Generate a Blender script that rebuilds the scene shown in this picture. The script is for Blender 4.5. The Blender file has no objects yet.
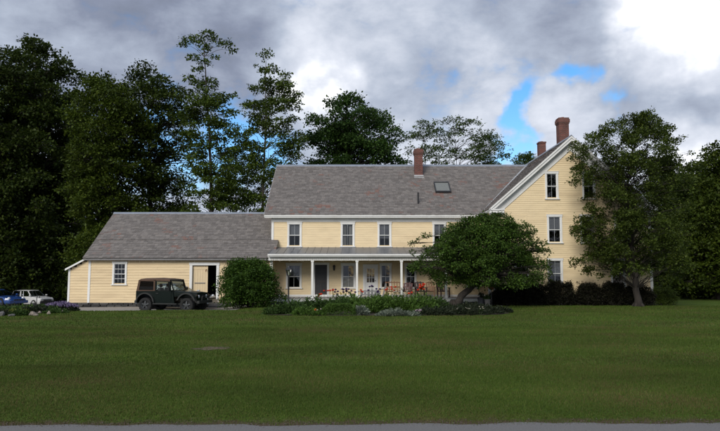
import bpy, bmesh, math, random
import numpy as np
from mathutils import Vector, Matrix

random.seed(7)
RNG = np.random.default_rng(11)
S = bpy.context.scene
COL = S.collection
R = math.radians

# ------------------------------------------------------------------ camera
F_PX, HORIZON = 623.0, 272.0            # focal length and eye level measured on the 720 x 431 photograph
CAM_Z = 1.95
PITCH = math.atan((HORIZON - 215.5) / F_PX)
cam_d = bpy.data.cameras.new('camera')
cam_d.lens = 36 * F_PX / 720; cam_d.sensor_width = 36; cam_d.clip_end = 3000; cam_d.clip_start = 0.05
cam = bpy.data.objects.new('camera', cam_d); COL.objects.link(cam)
cam.location = (0, 0, CAM_Z); cam.rotation_euler = (math.pi / 2 + PITCH, 0, 0)
S.camera = cam

def ray(px, py):
    u, v = (px - 360) / F_PX, (215.5 - py) / F_PX
    return Vector((u, math.cos(PITCH) - v * math.sin(PITCH), math.sin(PITCH) + v * math.cos(PITCH)))
def at(px, py, Y):
    d = ray(px, py); k = Y / d.y
    return Vector((d.x * k, Y, CAM_Z + d.z * k))

# ------------------------------------------------------------------ sky, sun, exposure
SUN_EL, SUN_AZ = R(30), R(205)          # azimuth clockwise from +Y: behind the camera, a little to its left
W = bpy.data.worlds.new('World'); S.world = W; W.use_nodes = True
def build_world():
    nt = W.node_tree; N = nt.nodes; L = nt.links; N.clear()
    def m(op, a, b=None, c=None, clamp=False):
        n = N.new('ShaderNodeMath'); n.operation = op; n.use_clamp = clamp
        for i, v in enumerate((a, b, c)):
            if v is None: continue
            if isinstance(v, (int, float)): n.inputs[i].default_value = v
            else: L.new(v, n.inputs[i])
        return n.outputs[0]
    def vm(op, a, b):
        n = N.new('ShaderNodeVectorMath'); n.operation = op
        for i, v in enumerate((a, b)):
            if isinstance(v, (tuple, list, Vector)): n.inputs[i].default_value = tuple(v)
            else: L.new(v, n.inputs[i])
        return n
    def noise(vec, scale, detail, rough, dist=0.0):
        n = N.new('ShaderNodeTexNoise'); n.inputs['Scale'].default_value = scale
        n.inputs['Detail'].default_value = detail; n.inputs['Roughness'].default_value = rough
        n.inputs['Distortion'].default_value = dist
        L.new(vec, n.inputs['Vector']); return n
    tc = N.new('ShaderNodeTexCoord'); D = tc.outputs['Generated']
    # flattened cloud-layer coordinates
    sep = N.new('ShaderNodeSeparateXYZ'); L.new(D, sep.inputs[0])
    zz = m('ADD', m('MAXIMUM', sep.outputs[2], 0.0), 0.22)
    comb = N.new('ShaderNodeCombineXYZ')
    L.new(m('DIVIDE', sep.outputs[0], zz), comb.inputs[0]); L.new(m('DIVIDE', sep.outputs[1], zz), comb.inputs[1])
    comb.inputs[2].default_value = 3.7
    P = comb.outputs[0]
    mpD = N.new('ShaderNodeMapping'); mpD.inputs['Scale'].default_value = (1, 1, 1.7); mpD.inputs['Location'].default_value = (0.37, 0.11, 0.53); L.new(D, mpD.inputs[0])
    Q = mpD.outputs[0]
    n1 = noise(Q, 3.6, 8, 0.55, 0.15); n3 = noise(Q, 10.0, 8, 0.58, 0.2)
    # direction warped by noise so that large cloud masses get ragged edges
    warp = noise(D, 5.0, 5, 0.55)
    w1 = vm('SUBTRACT', warp.outputs['Color'], (0.5, 0.5, 0.5))
    w2 = N.new('ShaderNodeVectorMath'); w2.operation = 'SCALE'; L.new(w1.outputs[0], w2.inputs[0]); w2.inputs['Scale'].default_value = 0.30
    Dw = vm('NORMALIZE', vm('ADD', D, w2.outputs[0]).outputs[0], (0, 0, 0)).outputs[0]
    def blob(px, py, rad):
        d = ray(px, py).normalized(); s = rad / F_PX
        dot = vm('DOT_PRODUCT', Dw, d).outputs['Value']
        return m('EXPONENT', m('MULTIPLY', m('SUBTRACT', dot, 1.0), 2.0 / (s * s)))
    def total(lst):
        acc = None
        for (px, py, rad, w) in lst:
            t = m('MULTIPLY', blob(px, py, rad), w)
            acc = t if acc is None else m('ADD', acc, t)
        return acc
    light = total(LIGHT_BLOBS); blue = total(BLUE_BLOBS)
    # cloud brightness
    b = m('ADD', light, m('MULTIPLY', m('SUBTRACT', n1.outputs['Fac'], 0.5), 0.95))
    b = m('ADD', b, m('MULTIPLY', m('SUBTRACT', n3.outputs['Fac'], 0.5), 0.60))
    b = m('ADD', b, 0.50)
    ramp = N.new('ShaderNodeValToRGB'); L.new(b, ramp.inputs[0])
    e = ramp.color_ramp.elements
    e[0].position = 0.0; e[0].color = (0.105, 0.12, 0.155, 1)
    e[1].position = 1.0; e[1].color = (0.88, 0.885, 0.89, 1)
    x = e.new(0.28); x.color = (0.185, 0.212, 0.285, 1)
    x = e.new(0.52); x.color = (0.330, 0.372, 0.455, 1)
    x = e.new(0.78); x.color = (0.565, 0.595, 0.665, 1)
    sc = N.new('ShaderNodeVectorMath'); sc.operation = 'SCALE'; L.new(ramp.outputs[0], sc.inputs[0]); sc.inputs['Scale'].default_value = 8.2
    # blue gaps between the clouds
    g = m('ADD', blue, m('MULTIPLY', m('SUBTRACT', n1.outputs['Fac'], 0.5), -0.9))
    g = m('ADD', g, m('MULTIPLY', m('SUBTRACT', n3.outputs['Fac'], 0.5), -2.3))
    mr = N.new('ShaderNodeMapRange'); mr.interpolation_type = 'SMOOTHSTEP'; L.new(g, mr.inputs[0])
    mr.inputs[1].default_value = 0.12; mr.inputs[2].default_value = 0.95
    sky = N.new('ShaderNodeTexSky'); sky.sky_type = 'NISHITA'; sky.sun_disc = False
    sky.sun_elevation = SUN_EL; sky.sun_rotation = SUN_AZ; sky.altitude = 300; sky.ozone_density = 2.5
    sat = N.new('ShaderNodeHueSaturation'); sat.inputs['Saturation'].default_value = 1.3; sat.inputs['Value'].default_value = 1.1
    L.new(sky.outputs[0], sat.inputs['Color'])
    mix = N.new('ShaderNodeMix'); mix.data_type = 'RGBA'
    L.new(mr.outputs[0], mix.inputs[0]); L.new(sc.outputs[0], mix.inputs[6]); L.new(sat.outputs[0], mix.inputs[7])
    bg = N.new('ShaderNodeBackground'); bg.inputs[1].default_value = 0.1
    L.new(mix.outputs[2], bg.inputs[0])
    out = N.new('ShaderNodeOutputWorld'); L.new(bg.outputs[0], out.inputs[0])
# cloud masses (photo pixel, angular radius in pixels, weight): bright tops and dark bellies
LIGHT_BLOBS = [(700, 5, 60, .50), (640, 0, 45, .36), (705, 140, 40, .34), (650, 140, 40, .28), (345, 72, 22, .28), (308, 96, 20, .5), (300, 12, 40, .22),
               (370, 10, 80, .02), (400, 60, 70, -.02), (470, 105, 50, .12), (380, 110, 40, -.04), (560, 140, 36, .22), (450, 150, 60, .2),
               (540, 45, 55, -.08), (500, 20, 50, -.06), (600, 60, 50, -.08), (680, 85, 42, -.18), (580, 85, 35, -.10), (720, 60, 40, -.12),
               (60, 0, 90, -.14), (180, 5, 80, -.16), (240, 20, 60, -.10), (140, 60, 30, .08), (120, 105, 60, -.04), (30, 20, 30, .1)]
BLUE_BLOBS = [(513, 140, 15, .80), (516, 126, 13, .45), (575, 99, 14, .70), (556, 103, 13, .6), (602, 98, 13, .60), (505, 158, 16, .6), (310, 88, 9, .45), (165, 150, 38, .75), (225, 155, 38, .8), (250, 130, 22, .45), (275, 150, 25, .6),
              (535, 110, 14, .22)]
build_world()
sun_d = bpy.data.lights.new('sun', 'SUN'); sun_d.energy = 1.5; sun_d.angle = R(28); sun_d.color = (1.0, 0.95, 0.87)
sun = bpy.data.objects.new('sun', sun_d); COL.objects.link(sun)
sv = Vector((math.sin(SUN_AZ) * math.cos(SUN_EL), math.cos(SUN_AZ) * math.cos(SUN_EL), math.sin(SUN_EL)))
sun.rotation_euler = sv.to_track_quat('Z', 'Y').to_euler(); sun.location = sv * 60
S.view_settings.view_transform = 'Standard'; S.view_settings.look = 'None'
S.view_settings.exposure = 0.80; S.view_settings.gamma = 1.0; S.view_settings.use_curve_mapping = False
S.render.engine = 'CYCLES'; S.cycles.use_denoising = True; S.cycles.max_bounces = 6; S.cycles.transparent_max_bounces = 12

# ------------------------------------------------------------------ materials
def new_mat(name):
    m = bpy.data.materials.new(name); m.use_nodes = True
    return m, m.node_tree.nodes, m.node_tree.links, m.node_tree.nodes['Principled BSDF']
def ramp_node(N, stops):
    r = N.new('ShaderNodeValToRGB'); e = r.color_ramp.elements
    while len(e) < len(stops): e.new(0.5)
    for el, (p, c) in zip(e, stops): el.position = p; el.color = (*c, 1)
    return r
def surf(name, c, rough=0.6, var=0.12, scale=6.0, bump=0.0, metal=0.0, spec=0.5, dirt=None, stretch=(1, 1, 1), coat=0.0):
    """painted / weathered surface: base colour broken up by two noises, optional dirt colour and relief"""
    m, N, L, b = new_mat(name)
    tc = N.new('ShaderNodeTexCoord'); mp = N.new('ShaderNodeMapping'); mp.inputs['Scale'].default_value = stretch
    g = N.new('ShaderNodeNewGeometry'); L.new(g.outputs['Position'], mp.inputs[0])
    n = N.new('ShaderNodeTexNoise'); n.inputs['Scale'].default_value = scale; n.inputs['Detail'].default_value = 6; n.inputs['Roughness'].default_value = 0.65
    L.new(mp.outputs[0], n.inputs['Vector'])
    lo = tuple(x * (1 - var) for x in c); hi = tuple(min(1, x * (1 + var)) for x in c)
    r = ramp_node(N, [(0.3, lo), (0.7, hi)]); L.new(n.outputs['Fac'], r.inputs[0])
    outc = r.outputs[0]
    if dirt:
        n2 = N.new('ShaderNodeTexNoise'); n2.inputs['Scale'].default_value = scale * 0.23; n2.inputs['Detail'].default_value = 8
        L.new(mp.outputs[0], n2.inputs['Vector'])
        mr = N.new('ShaderNodeMapRange'); L.new(n2.outputs['Fac'], mr.inputs[0]); mr.inputs[1].default_value = 0.5; mr.inputs[2].default_value = 0.78
        mr.inputs[4].default_value = 0.75
        mx = N.new('ShaderNodeMix'); mx.data_type = 'RGBA'; L.new(mr.outputs[0], mx.inputs[0]); L.new(outc, mx.inputs[6]); mx.inputs[7].default_value = (*dirt, 1)
        outc = mx.outputs[2]
    L.new(outc, b.inputs['Base Color'])
    b.inputs['Roughness'].default_value = rough; b.inputs['Metallic'].default_value = metal
    b.inputs['Specular IOR Level'].default_value = spec
    if coat: b.inputs['Coat Weight'].default_value = coat; b.inputs['Coat Roughness'].default_value = 0.06
    if bump:
        bp = N.new('ShaderNodeBump'); bp.inputs['Strength'].default_value = bump; bp.inputs['Distance'].default_value = 0.02
        L.new(n.outputs['Fac'], bp.inputs['Height']); L.new(bp.outputs[0], b.inputs['Normal'])
    return m
def island_mat(name, stops, rough=0.8, patch=None, patch_scale=0.6, patch_thr=(0.55, 0.7), trans=0.0, bump=0.0, spec=0.3, big=None, stretch=(1, 1, 1), contrast=(.72, 1.25)):
    """colour picked per separate piece (leaf, slate, stone), with an optional second colour in patches"""
    m, N, L, b = new_mat(name)
    g = N.new('ShaderNodeNewGeometry')
    r = ramp_node(N, stops); L.new(g.outputs['Random Per Island'], r.inputs[0])
    outc = r.outputs[0]
    if patch:
        n = N.new('ShaderNodeTexNoise'); n.inputs['Scale'].default_value = patch_scale; n.inputs['Detail'].default_value = 4
        L.new(g.outputs['Position'], n.inputs['Vector'])
        w = N.new('ShaderNodeTexWhiteNoise'); w.noise_dimensions = '1D'; L.new(g.outputs['Random Per Island'], w.inputs['W'])
        ad = N.new('ShaderNodeMath'); ad.operation = 'MULTIPLY_ADD'; L.new(w.outputs['Value'], ad.inputs[0]); ad.inputs[1].default_value = 0.35; L.new(n.outputs['Fac'], ad.inputs[2])
        mr = N.new('ShaderNodeMapRange'); L.new(ad.outputs[0], mr.inputs[0]); mr.inputs[1].default_value = patch_thr[0]; mr.inputs[2].default_value = patch_thr[1]
        mx = N.new('ShaderNodeMix'); mx.data_type = 'RGBA'; L.new(mr.outputs[0], mx.inputs[0]); L.new(outc, mx.inputs[6]); mx.inputs[7].default_value = (*patch, 1)
        outc = mx.outputs[2]
    if big:
        n = N.new('ShaderNodeTexNoise'); n.inputs['Scale'].default_value = big; n.inputs['Detail'].default_value = 5
        mpg = N.new('ShaderNodeMapping'); mpg.inputs['Scale'].default_value = stretch; L.new(g.outputs['Position'], mpg.inputs[0]); L.new(mpg.outputs[0], n.inputs['Vector'])
        mr = N.new('ShaderNodeMapRange'); L.new(n.outputs['Fac'], mr.inputs[0]); mr.inputs[1].default_value = .3; mr.inputs[2].default_value = .7; mr.inputs[3].default_value = contrast[0]; mr.inputs[4].default_value = contrast[1]
        vs = N.new('ShaderNodeVectorMath'); vs.operation = 'SCALE'; L.new(outc, vs.inputs[0]); L.new(mr.outputs[0], vs.inputs['Scale'])
        outc = vs.outputs[0]
    L.new(outc, b.inputs['Base Color']); b.inputs['Roughness'].default_value = rough; b.inputs['Specular IOR Level'].default_value = spec
    if bump:
        n = N.new('ShaderNodeTexNoise'); n.inputs['Scale'].default_value = 30; L.new(g.outputs['Position'], n.inputs['Vector'])
        bp = N.new('ShaderNodeBump'); bp.inputs['Strength'].default_value = bump; bp.inputs['Distance'].default_value = 0.02
        L.new(n.outputs['Fac'], bp.inputs['Height']); L.new(bp.outputs[0], b.inputs['Normal'])
    if trans:
        t = N.new('ShaderNodeBsdfTranslucent'); L.new(outc, t.inputs[0])
        ms = N.new('ShaderNodeMixShader'); ms.inputs[0].default_value = trans
        L.new(b.outputs[0], ms.inputs[1]); L.new(t.outputs[0], ms.inputs[2]); L.new(ms.outputs[0], N['Material Output'].inputs[0])
    return m
def glass_mat(name, tint=(0.9, 0.93, 0.95), refl=0.10, wav=0.02):
    m, N, L, b = new_mat(name); N.remove(b)
    tr = N.new('ShaderNodeBsdfTransparent'); tr.inputs[0].default_value = (*tint, 1)
    gl = N.new('ShaderNodeBsdfGlossy'); gl.inputs['Roughness'].default_value = 0.02; gl.inputs[0].default_value = (0.95, 0.95, 0.95, 1)
    n = N.new('ShaderNodeTexNoise'); n.inputs['Scale'].default_value = 2.2; g = N.new('ShaderNodeNewGeometry'); L.new(g.outputs['Position'], n.inputs['Vector'])
    bp = N.new('ShaderNodeBump'); bp.inputs['Strength'].default_value = 0.25; bp.inputs['Distance'].default_value = wav; L.new(n.outputs['Fac'], bp.inputs['Height']); L.new(bp.outputs[0], gl.inputs['Normal'])
    lw = N.new('ShaderNodeFresnel'); lw.inputs['IOR'].default_value = 1.45
    ad = N.new('ShaderNodeMath'); ad.operation = 'ADD'; L.new(lw.outputs[0], ad.inputs[0]); ad.inputs[1].default_value = refl - 0.035; ad.use_clamp = True
    ms = N.new('ShaderNodeMixShader'); L.new(ad.outputs[0], ms.inputs[0]); L.new(tr.outputs[0], ms.inputs[1]); L.new(gl.outputs[0], ms.inputs[2])
    L.new(ms.outputs[0], N['Material Output'].inputs[0]); return m
def brick_mat(name):
    m, N, L, b = new_mat(name)
    tc = N.new('ShaderNodeTexCoord'); mp = N.new('ShaderNodeMapping'); mp.inputs['Rotation'].default_value = (math.pi / 2, 0, 0)
    g = N.new('ShaderNodeNewGeometry')
    # horizontal run = x + y so that both faces of a stack carry courses
    sp = N.new('ShaderNodeSeparateXYZ'); L.new(g.outputs['Position'], sp.inputs[0])
    ad = N.new('ShaderNodeMath'); L.new(sp.outputs[0], ad.inputs[0]); L.new(sp.outputs[1], ad.inputs[1])
    cb = N.new('ShaderNodeCombineXYZ'); L.new(ad.outputs[0], cb.inputs[0]); L.new(sp.outputs[2], cb.inputs[1])
    br = N.new('ShaderNodeTexBrick'); L.new(cb.outputs[0], br.inputs['Vector']); br.inputs['Scale'].default_value = 1.0
    br.inputs['Brick Width'].default_value = 0.21; br.inputs['Row Height'].default_value = 0.072; br.inputs['Mortar Size'].default_value = 0.008
    br.inputs['Color1'].default_value = (0.17, 0.045, 0.032, 1); br.inputs['Color2'].default_value = (0.10, 0.035, 0.028, 1); br.inputs['Mortar'].default_value = (0.16, 0.13, 0.115, 1)
    n = N.new('ShaderNodeTexNoise'); n.inputs['Scale'].default_value = 3; n.inputs['Detail'].default_value = 6; L.new(g.outputs['Position'], n.inputs['Vector'])
    mr = N.new('ShaderNodeMapRange'); L.new(n.outputs['Fac'], mr.inputs[0]); mr.inputs[3].default_value = 0.55; mr.inputs[4].default_value = 1.4
    vs = N.new('ShaderNodeVectorMath'); vs.operation = 'SCALE'; L.new(br.outputs['Color'], vs.inputs[0]); L.new(mr.outputs[0], vs.inputs['Scale'])
    L.new(vs.outputs[0], b.inputs['Base Color']); b.inputs['Roughness'].default_value = 0.9
    bp = N.new('ShaderNodeBump'); bp.inputs['Strength'].default_value = 0.6; bp.inputs['Distance'].default_value = 0.01; bp.invert = True
    L.new(br.outputs['Fac'], bp.inputs['Height']); L.new(bp.outputs[0], b.inputs['Normal'])
    return m
def ground_mat():
    m, N, L, b = new_mat('lawn_soil')
    g = N.new('ShaderNodeNewGeometry')
    def nz(s, d=5, st=(1, 1, 1)):
        mp = N.new('ShaderNodeMapping'); mp.inputs['Scale'].default_value = st; L.new(g.outputs['Position'], mp.inputs[0])
        n = N.new('ShaderNodeTexNoise'); n.inputs['Scale'].default_value = s; n.inputs['Detail'].default_value = d; n.inputs['Roughness'].default_value = .62; L.new(mp.outputs[0], n.inputs['Vector']); return n.outputs['Fac']
    r1 = ramp_node(N, [(0.25, (0.044, 0.075, 0.010)), (0.5, (0.060, 0.097, 0.014)), (0.75, (0.082, 0.118, 0.021))]); L.new(nz(0.55, 7, (1, 1.6, 1)), r1.inputs[0])
    fine = ramp_node(N, [(0.3, (0.55, 0.55, 0.55)), (0.7, (1.35, 1.35, 1.35))]); L.new(nz(26, 3), fine.inputs[0])
    mul = N.new('ShaderNodeMix'); mul.data_type = 'RGBA'; mul.blend_type = 'MULTIPLY'; mul.inputs[0].default_value = 1
    L.new(r1.outputs[0], mul.inputs[6]); L.new(fine.outputs[0], mul.inputs[7])
    dry = N.new('ShaderNodeMapRange'); L.new(nz(0.42, 9, (0.6, 2.2, 1)), dry.inputs[0]); dry.inputs[1].default_value = 0.56; dry.inputs[2].default_value = 0.74; dry.inputs[4].default_value = 0.75
    mx = N.new('ShaderNodeMix'); mx.data_type = 'RGBA'; L.new(dry.outputs[0], mx.inputs[0]); L.new(mul.outputs[2], mx.inputs[6]); mx.inputs[7].default_value = (0.092, 0.070, 0.030, 1)
    # bare, gritty verge along the road
    sp = N.new('ShaderNodeSeparateXYZ'); L.new(g.outputs['Position'], sp.inputs[0])
    e = N.new('ShaderNodeMath'); e.operation = 'MULTIPLY_ADD'; L.new(sp.outputs[0], e.inputs[0]); e.inputs[1].default_value = -0.017; L.new(sp.outputs[1], e.inputs[2])
    e2 = N.new('ShaderNodeMath'); e2.operation = 'MULTIPLY_ADD'; L.new(nz(5, 5), e2.inputs[0]); e2.inputs[1].default_value = -0.55; L.new(e.outputs[0], e2.inputs[2])
    v = N.new('ShaderNodeMapRange'); L.new(e2.outputs[0], v.inputs[0]); v.inputs[1].default_value = 8.20; v.inputs[2].default_value = 8.04
    mx2 = N.new('ShaderNodeMix'); mx2.data_type = 'RGBA'; L.new(v.outputs[0], mx2.inputs[0]); L.new(mx.outputs[2], mx2.inputs[6]); mx2.inputs[7].default_value = (0.085, 0.062, 0.040, 1)
    L.new(mx2.outputs[2], b.inputs['Base Color']); b.inputs['Roughness'].default_value = 0.95; b.inputs['Specular IOR Level'].default_value = 0.1
    bp = N.new('ShaderNodeBump'); bp.inputs['Strength'].default_value = 0.9; bp.inputs['Distance'].default_value = 0.05; L.new(nz(14, 6), bp.inputs['Height']); L.new(bp.outputs[0], b.inputs['Normal'])
    return m

M = {}
M['yellow'] = surf('cream_yellow_paint', (0.745, 0.60, 0.375), 0.65, 0.07, 3.0, 0.0, dirt=(0.57, 0.435, 0.26), stretch=(0.5, 0.5, 2.5))
M['barn_yellow'] = surf('weathered_yellow_paint', (0.70, 0.55, 0.335), 0.7, 0.09, 3.0, 0.0, dirt=(0.50, 0.375, 0.225), stretch=(0.5, 0.5, 3))
M['door_yellow'] = surf('barn_door_paint', (0.68, 0.54, 0.34), 0.7, 0.08, 4.0, stretch=(3, 3, .6))
M['white'] = surf('white_trim_paint', (0.74, 0.74, 0.72), 0.5, 0.05, 4.0, dirt=(0.58, 0.56, 0.52))
M['slate'] = island_mat('slate_shingles', [(0.0, (0.140, 0.127, 0.119)), (0.5, (0.176, 0.160, 0.150)), (1.0, (0.214, 0.194, 0.180))], 0.75, patch=(0.205, 0.128, 0.108), patch_scale=0.55, patch_thr=(0.86, 0.95), bump=0.3, big=None)
M['roof_deck'] = surf('roof_boarding', (0.10, 0.09, 0.085), 0.9)
M['metal_roof'] = surf('grey_metal_roofing', (0.19, 0.195, 0.205), 0.45, 0.12, 2.0, metal=0.3, dirt=(0.17, 0.16, 0.16))
M['ridge'] = surf('ridge_metal', (0.26, 0.29, 0.34), 0.5, 0.12, 3.0, metal=0.3)
M['glass'] = glass_mat('window_glass', refl=.06)
M['car_glass'] = glass_mat('vehicle_glass', (0.45, 0.5, 0.5), 0.06, 0.0)
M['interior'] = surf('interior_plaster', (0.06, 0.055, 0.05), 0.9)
M['curtain'] = surf('curtain_cloth', (0.24, 0.23, 0.21), 0.9, 0.15, 9.0, stretch=(4, 4, .3))
M['blind'] = surf('dark_blind', (0.10, 0.10, 0.105), 0.9, 0.15, 9.0)
M['brick'] = brick_mat('chimney_brick')
M['flash'] = surf('lead_flashing', (0.42, 0.43, 0.44), 0.5, 0.1, metal=0.4)
M['black_metal'] = surf('black_metal', (0.018, 0.018, 0.02), 0.45, 0.2, 8)
M['dark_door'] = surf('dark_screen_door', (0.030, 0.024, 0.024), 0.5, 0.2, 5)
M['deck'] = surf('porch_floor_paint', (0.26, 0.25, 0.24), 0.6, 0.12, 3, stretch=(.4, 4, 1))
M['ceiling'] = surf('porch_ceiling_paint', (0.34, 0.30, 0.24), 0.7)
M['skirt'] = surf('dark_porch_skirt', (0.028, 0.030, 0.040), 0.7, 0.2)
M['stone'] = island_mat('foundation_stone', [(0, (0.030, 0.029, 0.030)), (0.6, (0.060, 0.058, 0.057)), (1, (0.105, 0.10, 0.095))], 0.9, bump=0.8)
M['rock'] = surf('garden_rock', (0.20, 0.17, 0.14), 0.9, 0.3, 5, 0.8)
M['grey_rock'] = surf('grey_garden_rock', (0.12, 0.115, 0.115), 0.9, 0.3, 5, 0.8)
M['gravel'] = surf('driveway_gravel', (0.27, 0.25, 0.225), 0.95, 0.3, 22, 0.6, dirt=(0.17, 0.15, 0.12))
M['asphalt'] = surf('worn_asphalt', (0.145, 0.141, 0.138), 0.9, 0.28, 45, 0.5, dirt=(0.15, 0.14, 0.13))
M['soil'] = surf('bed_soil', (0.035, 0.024, 0.016), 0.95, 0.3, 14, 0.8)
M['bark'] = surf('tree_bark', (0.034, 0.028, 0.023), 0.95, 0.35, 12, 0.9, stretch=(1, 1, .25))
M['pale_bark'] = surf('pale_bark', (0.10, 0.088, 0.075), 0.95, 0.35, 12, 0.9, stretch=(1, 1, .25))
M['wood'] = surf('weathered_wood', (0.20, 0.105, 0.058), 0.7, 0.2, 6, stretch=(1, 1, 5))
M['grey_wood'] = surf('grey_wood', (0.17, 0.165, 0.165), 0.8, 0.2, 6)
M['red_paint'] = surf('dark_red_paint', (0.085, 0.022, 0.022), 0.55, 0.15)
M['brown_paint'] = surf('dark_brown_paint', (0.045, 0.028, 0.028), 0.6, 0.15)
M['terracotta'] = surf('terracotta', (0.22, 0.10, 0.06), 0.9, 0.15)
M['jeep_green'] = surf('dark_green_car_paint', (0.0025, 0.0065, 0.0050), 0.32, 0.15, 3, coat=0.12, spec=.25)
M['tan_top'] = surf('tan_canvas_top', (0.082, 0.046, 0.029), 0.85, 0.14, 10, 0.2)
M['rubber'] = surf('tyre_rubber', (0.014, 0.014, 0.014), 0.9, 0.2, 10)
M['rim'] = surf('wheel_rim', (0.10, 0.105, 0.11), 0.4, 0.1, 4, metal=0.7)
M['plastic'] = surf('black_plastic', (0.014, 0.015, 0.015), 0.6, 0.2)
M['chrome'] = surf('bright_metal', (0.55, 0.56, 0.58), 0.25, 0.05, metal=0.9)
M['lens'] = surf('lamp_lens', (0.62, 0.64, 0.66), 0.15, 0.05, spec=0.8)
M['amber'] = surf('amber_lens', (0.55, 0.14, 0.02), 0.25, 0.05)
M['red_lens'] = surf('red_lens', (0.30, 0.015, 0.012), 0.25, 0.05)
M['blue_car'] = surf('blue_car_paint', (0.012, 0.05, 0.20), 0.3, 0.08, 2, coat=0.8)
M['white_car'] = surf('white_car_paint', (0.50, 0.50, 0.50), 0.35, 0.06, 2, coat=0.4)
M['silver_car'] = surf('silver_blue_car_paint', (0.22, 0.27, 0.33), 0.35, 0.06, 2, coat=0.6)
M['ground'] = ground_mat()
def leaf(name, a, b, c, trans=0.28, **k):
    return island_mat(name, [(0, a), (0.5, b), (1, c)], 0.6, trans=trans, big=k.pop('big', 0.45), spec=k.pop('spec', 0.2), **k)
M['maple'] = leaf('maple_leaf', (0.0160, 0.0305, 0.0038), (0.0309, 0.0509, 0.0068), (0.0549, 0.0774, 0.0083))
M['maple_light'] = leaf('bright_maple_leaf', (0.0276, 0.0457, 0.0045), (0.0473, 0.0758, 0.0068), (0.0762, 0.1028, 0.0098))
M['locust'] = leaf('locust_leaf', (0.0337, 0.0578, 0.0073), (0.0571, 0.0920, 0.0118), (0.0923, 0.1333, 0.0169))
M['oak'] = leaf('oak_leaf', (0.0171, 0.0448, 0.0084), (0.0329, 0.0708, 0.0126), (0.0549, 0.1050, 0.0168))
M['ash'] = leaf('pale_tree_leaf', (0.037, 0.065, 0.016), (0.058, 0.096, 0.022), (0.084, 0.125, 0.032))
M['lawn_tree'] = leaf('lawn_tree_leaf', (0.0255, 0.0444, 0.0063), (0.0497, 0.0752, 0.0099), (0.0854, 0.1155, 0.0164), big=0.8)
M['apple'] = leaf('apple_leaf', (0.0268, 0.0590, 0.0095), (0.0512, 0.0991, 0.0137), (0.0891, 0.1522, 0.0221), big=0.9)
M['lilac'] = leaf('lilac_leaf', (0.0220, 0.0507, 0.0074), (0.0415, 0.0885, 0.0105), (0.0671, 0.1251, 0.0168), big=1.2)
M['barberry'] = leaf('barberry_leaf', (0.0096, 0.0089, 0.0065), (0.0174, 0.0153, 0.0097), (0.0258, 0.0290, 0.0123), big=1.5)
M['lime'] = leaf('yellow_green_leaf', (0.050, 0.075, 0.012), (0.075, 0.110, 0.018), (0.100, 0.140, 0.028), big=1.5)
M['perennial'] = leaf('perennial_leaf', (0.024, 0.050, 0.012), (0.042, 0.083, 0.018), (0.066, 0.113, 0.029), big=1.5)
M['bright_per'] = leaf('fresh_green_leaf', (0.042, 0.088, 0.014), (0.066, 0.126, 0.020), (0.090, 0.158, 0.031), big=1.5)
M['yellow_per'] = leaf('yellowish_leaf', (0.070, 0.095, 0.015), (0.10, 0.13, 0.022), (0.13, 0.155, 0.03), big=1.5)
M['silver_per'] = leaf('silvery_leaf', (0.10, 0.13, 0.095), (0.16, 0.19, 0.145), (0.22, 0.25, 0.20), big=2)
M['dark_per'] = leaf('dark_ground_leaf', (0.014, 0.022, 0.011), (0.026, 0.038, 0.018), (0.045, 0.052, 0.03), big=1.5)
M['lavender'] = leaf('lavender_flower', (0.13, 0.10, 0.19), (0.19, 0.15, 0.26), (0.26, 0.21, 0.33), big=2)
M['poppy'] = surf('poppy_petal', (0.72, 0.075, 0.025), 0.6, 0.2, 12)
M['iris'] = surf('iris_petal', (0.075, 0.035, 0.15), 0.6, 0.25, 12)
M['pale_flower'] = surf('cream_petal', (0.62, 0.58, 0.50), 0.6, 0.15, 12)
M['yellow_flower'] = surf('yellow_petal', (0.62, 0.50, 0.06), 0.6, 0.15, 12)
M['pink_flower'] = surf('pale_pink_petal', (0.50, 0.40, 0.46), 0.6, 0.15, 12)
M['grass'] = island_mat('grass_blade', [(0, (0.046, 0.080, 0.011)), (0.45, (0.060, 0.102, 0.014)), (0.90, (0.080, 0.124, 0.019)), (1, (0.140, 0.128, 0.046))], 0.7,
                        patch=(0.120, 0.088, 0.040), patch_scale=0.33, patch_thr=(0.69, .98), trans=0.2, spec=0.15, big=0.40, stretch=(.6, 1.4, 1), contrast=(.68, 1.25))

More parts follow.
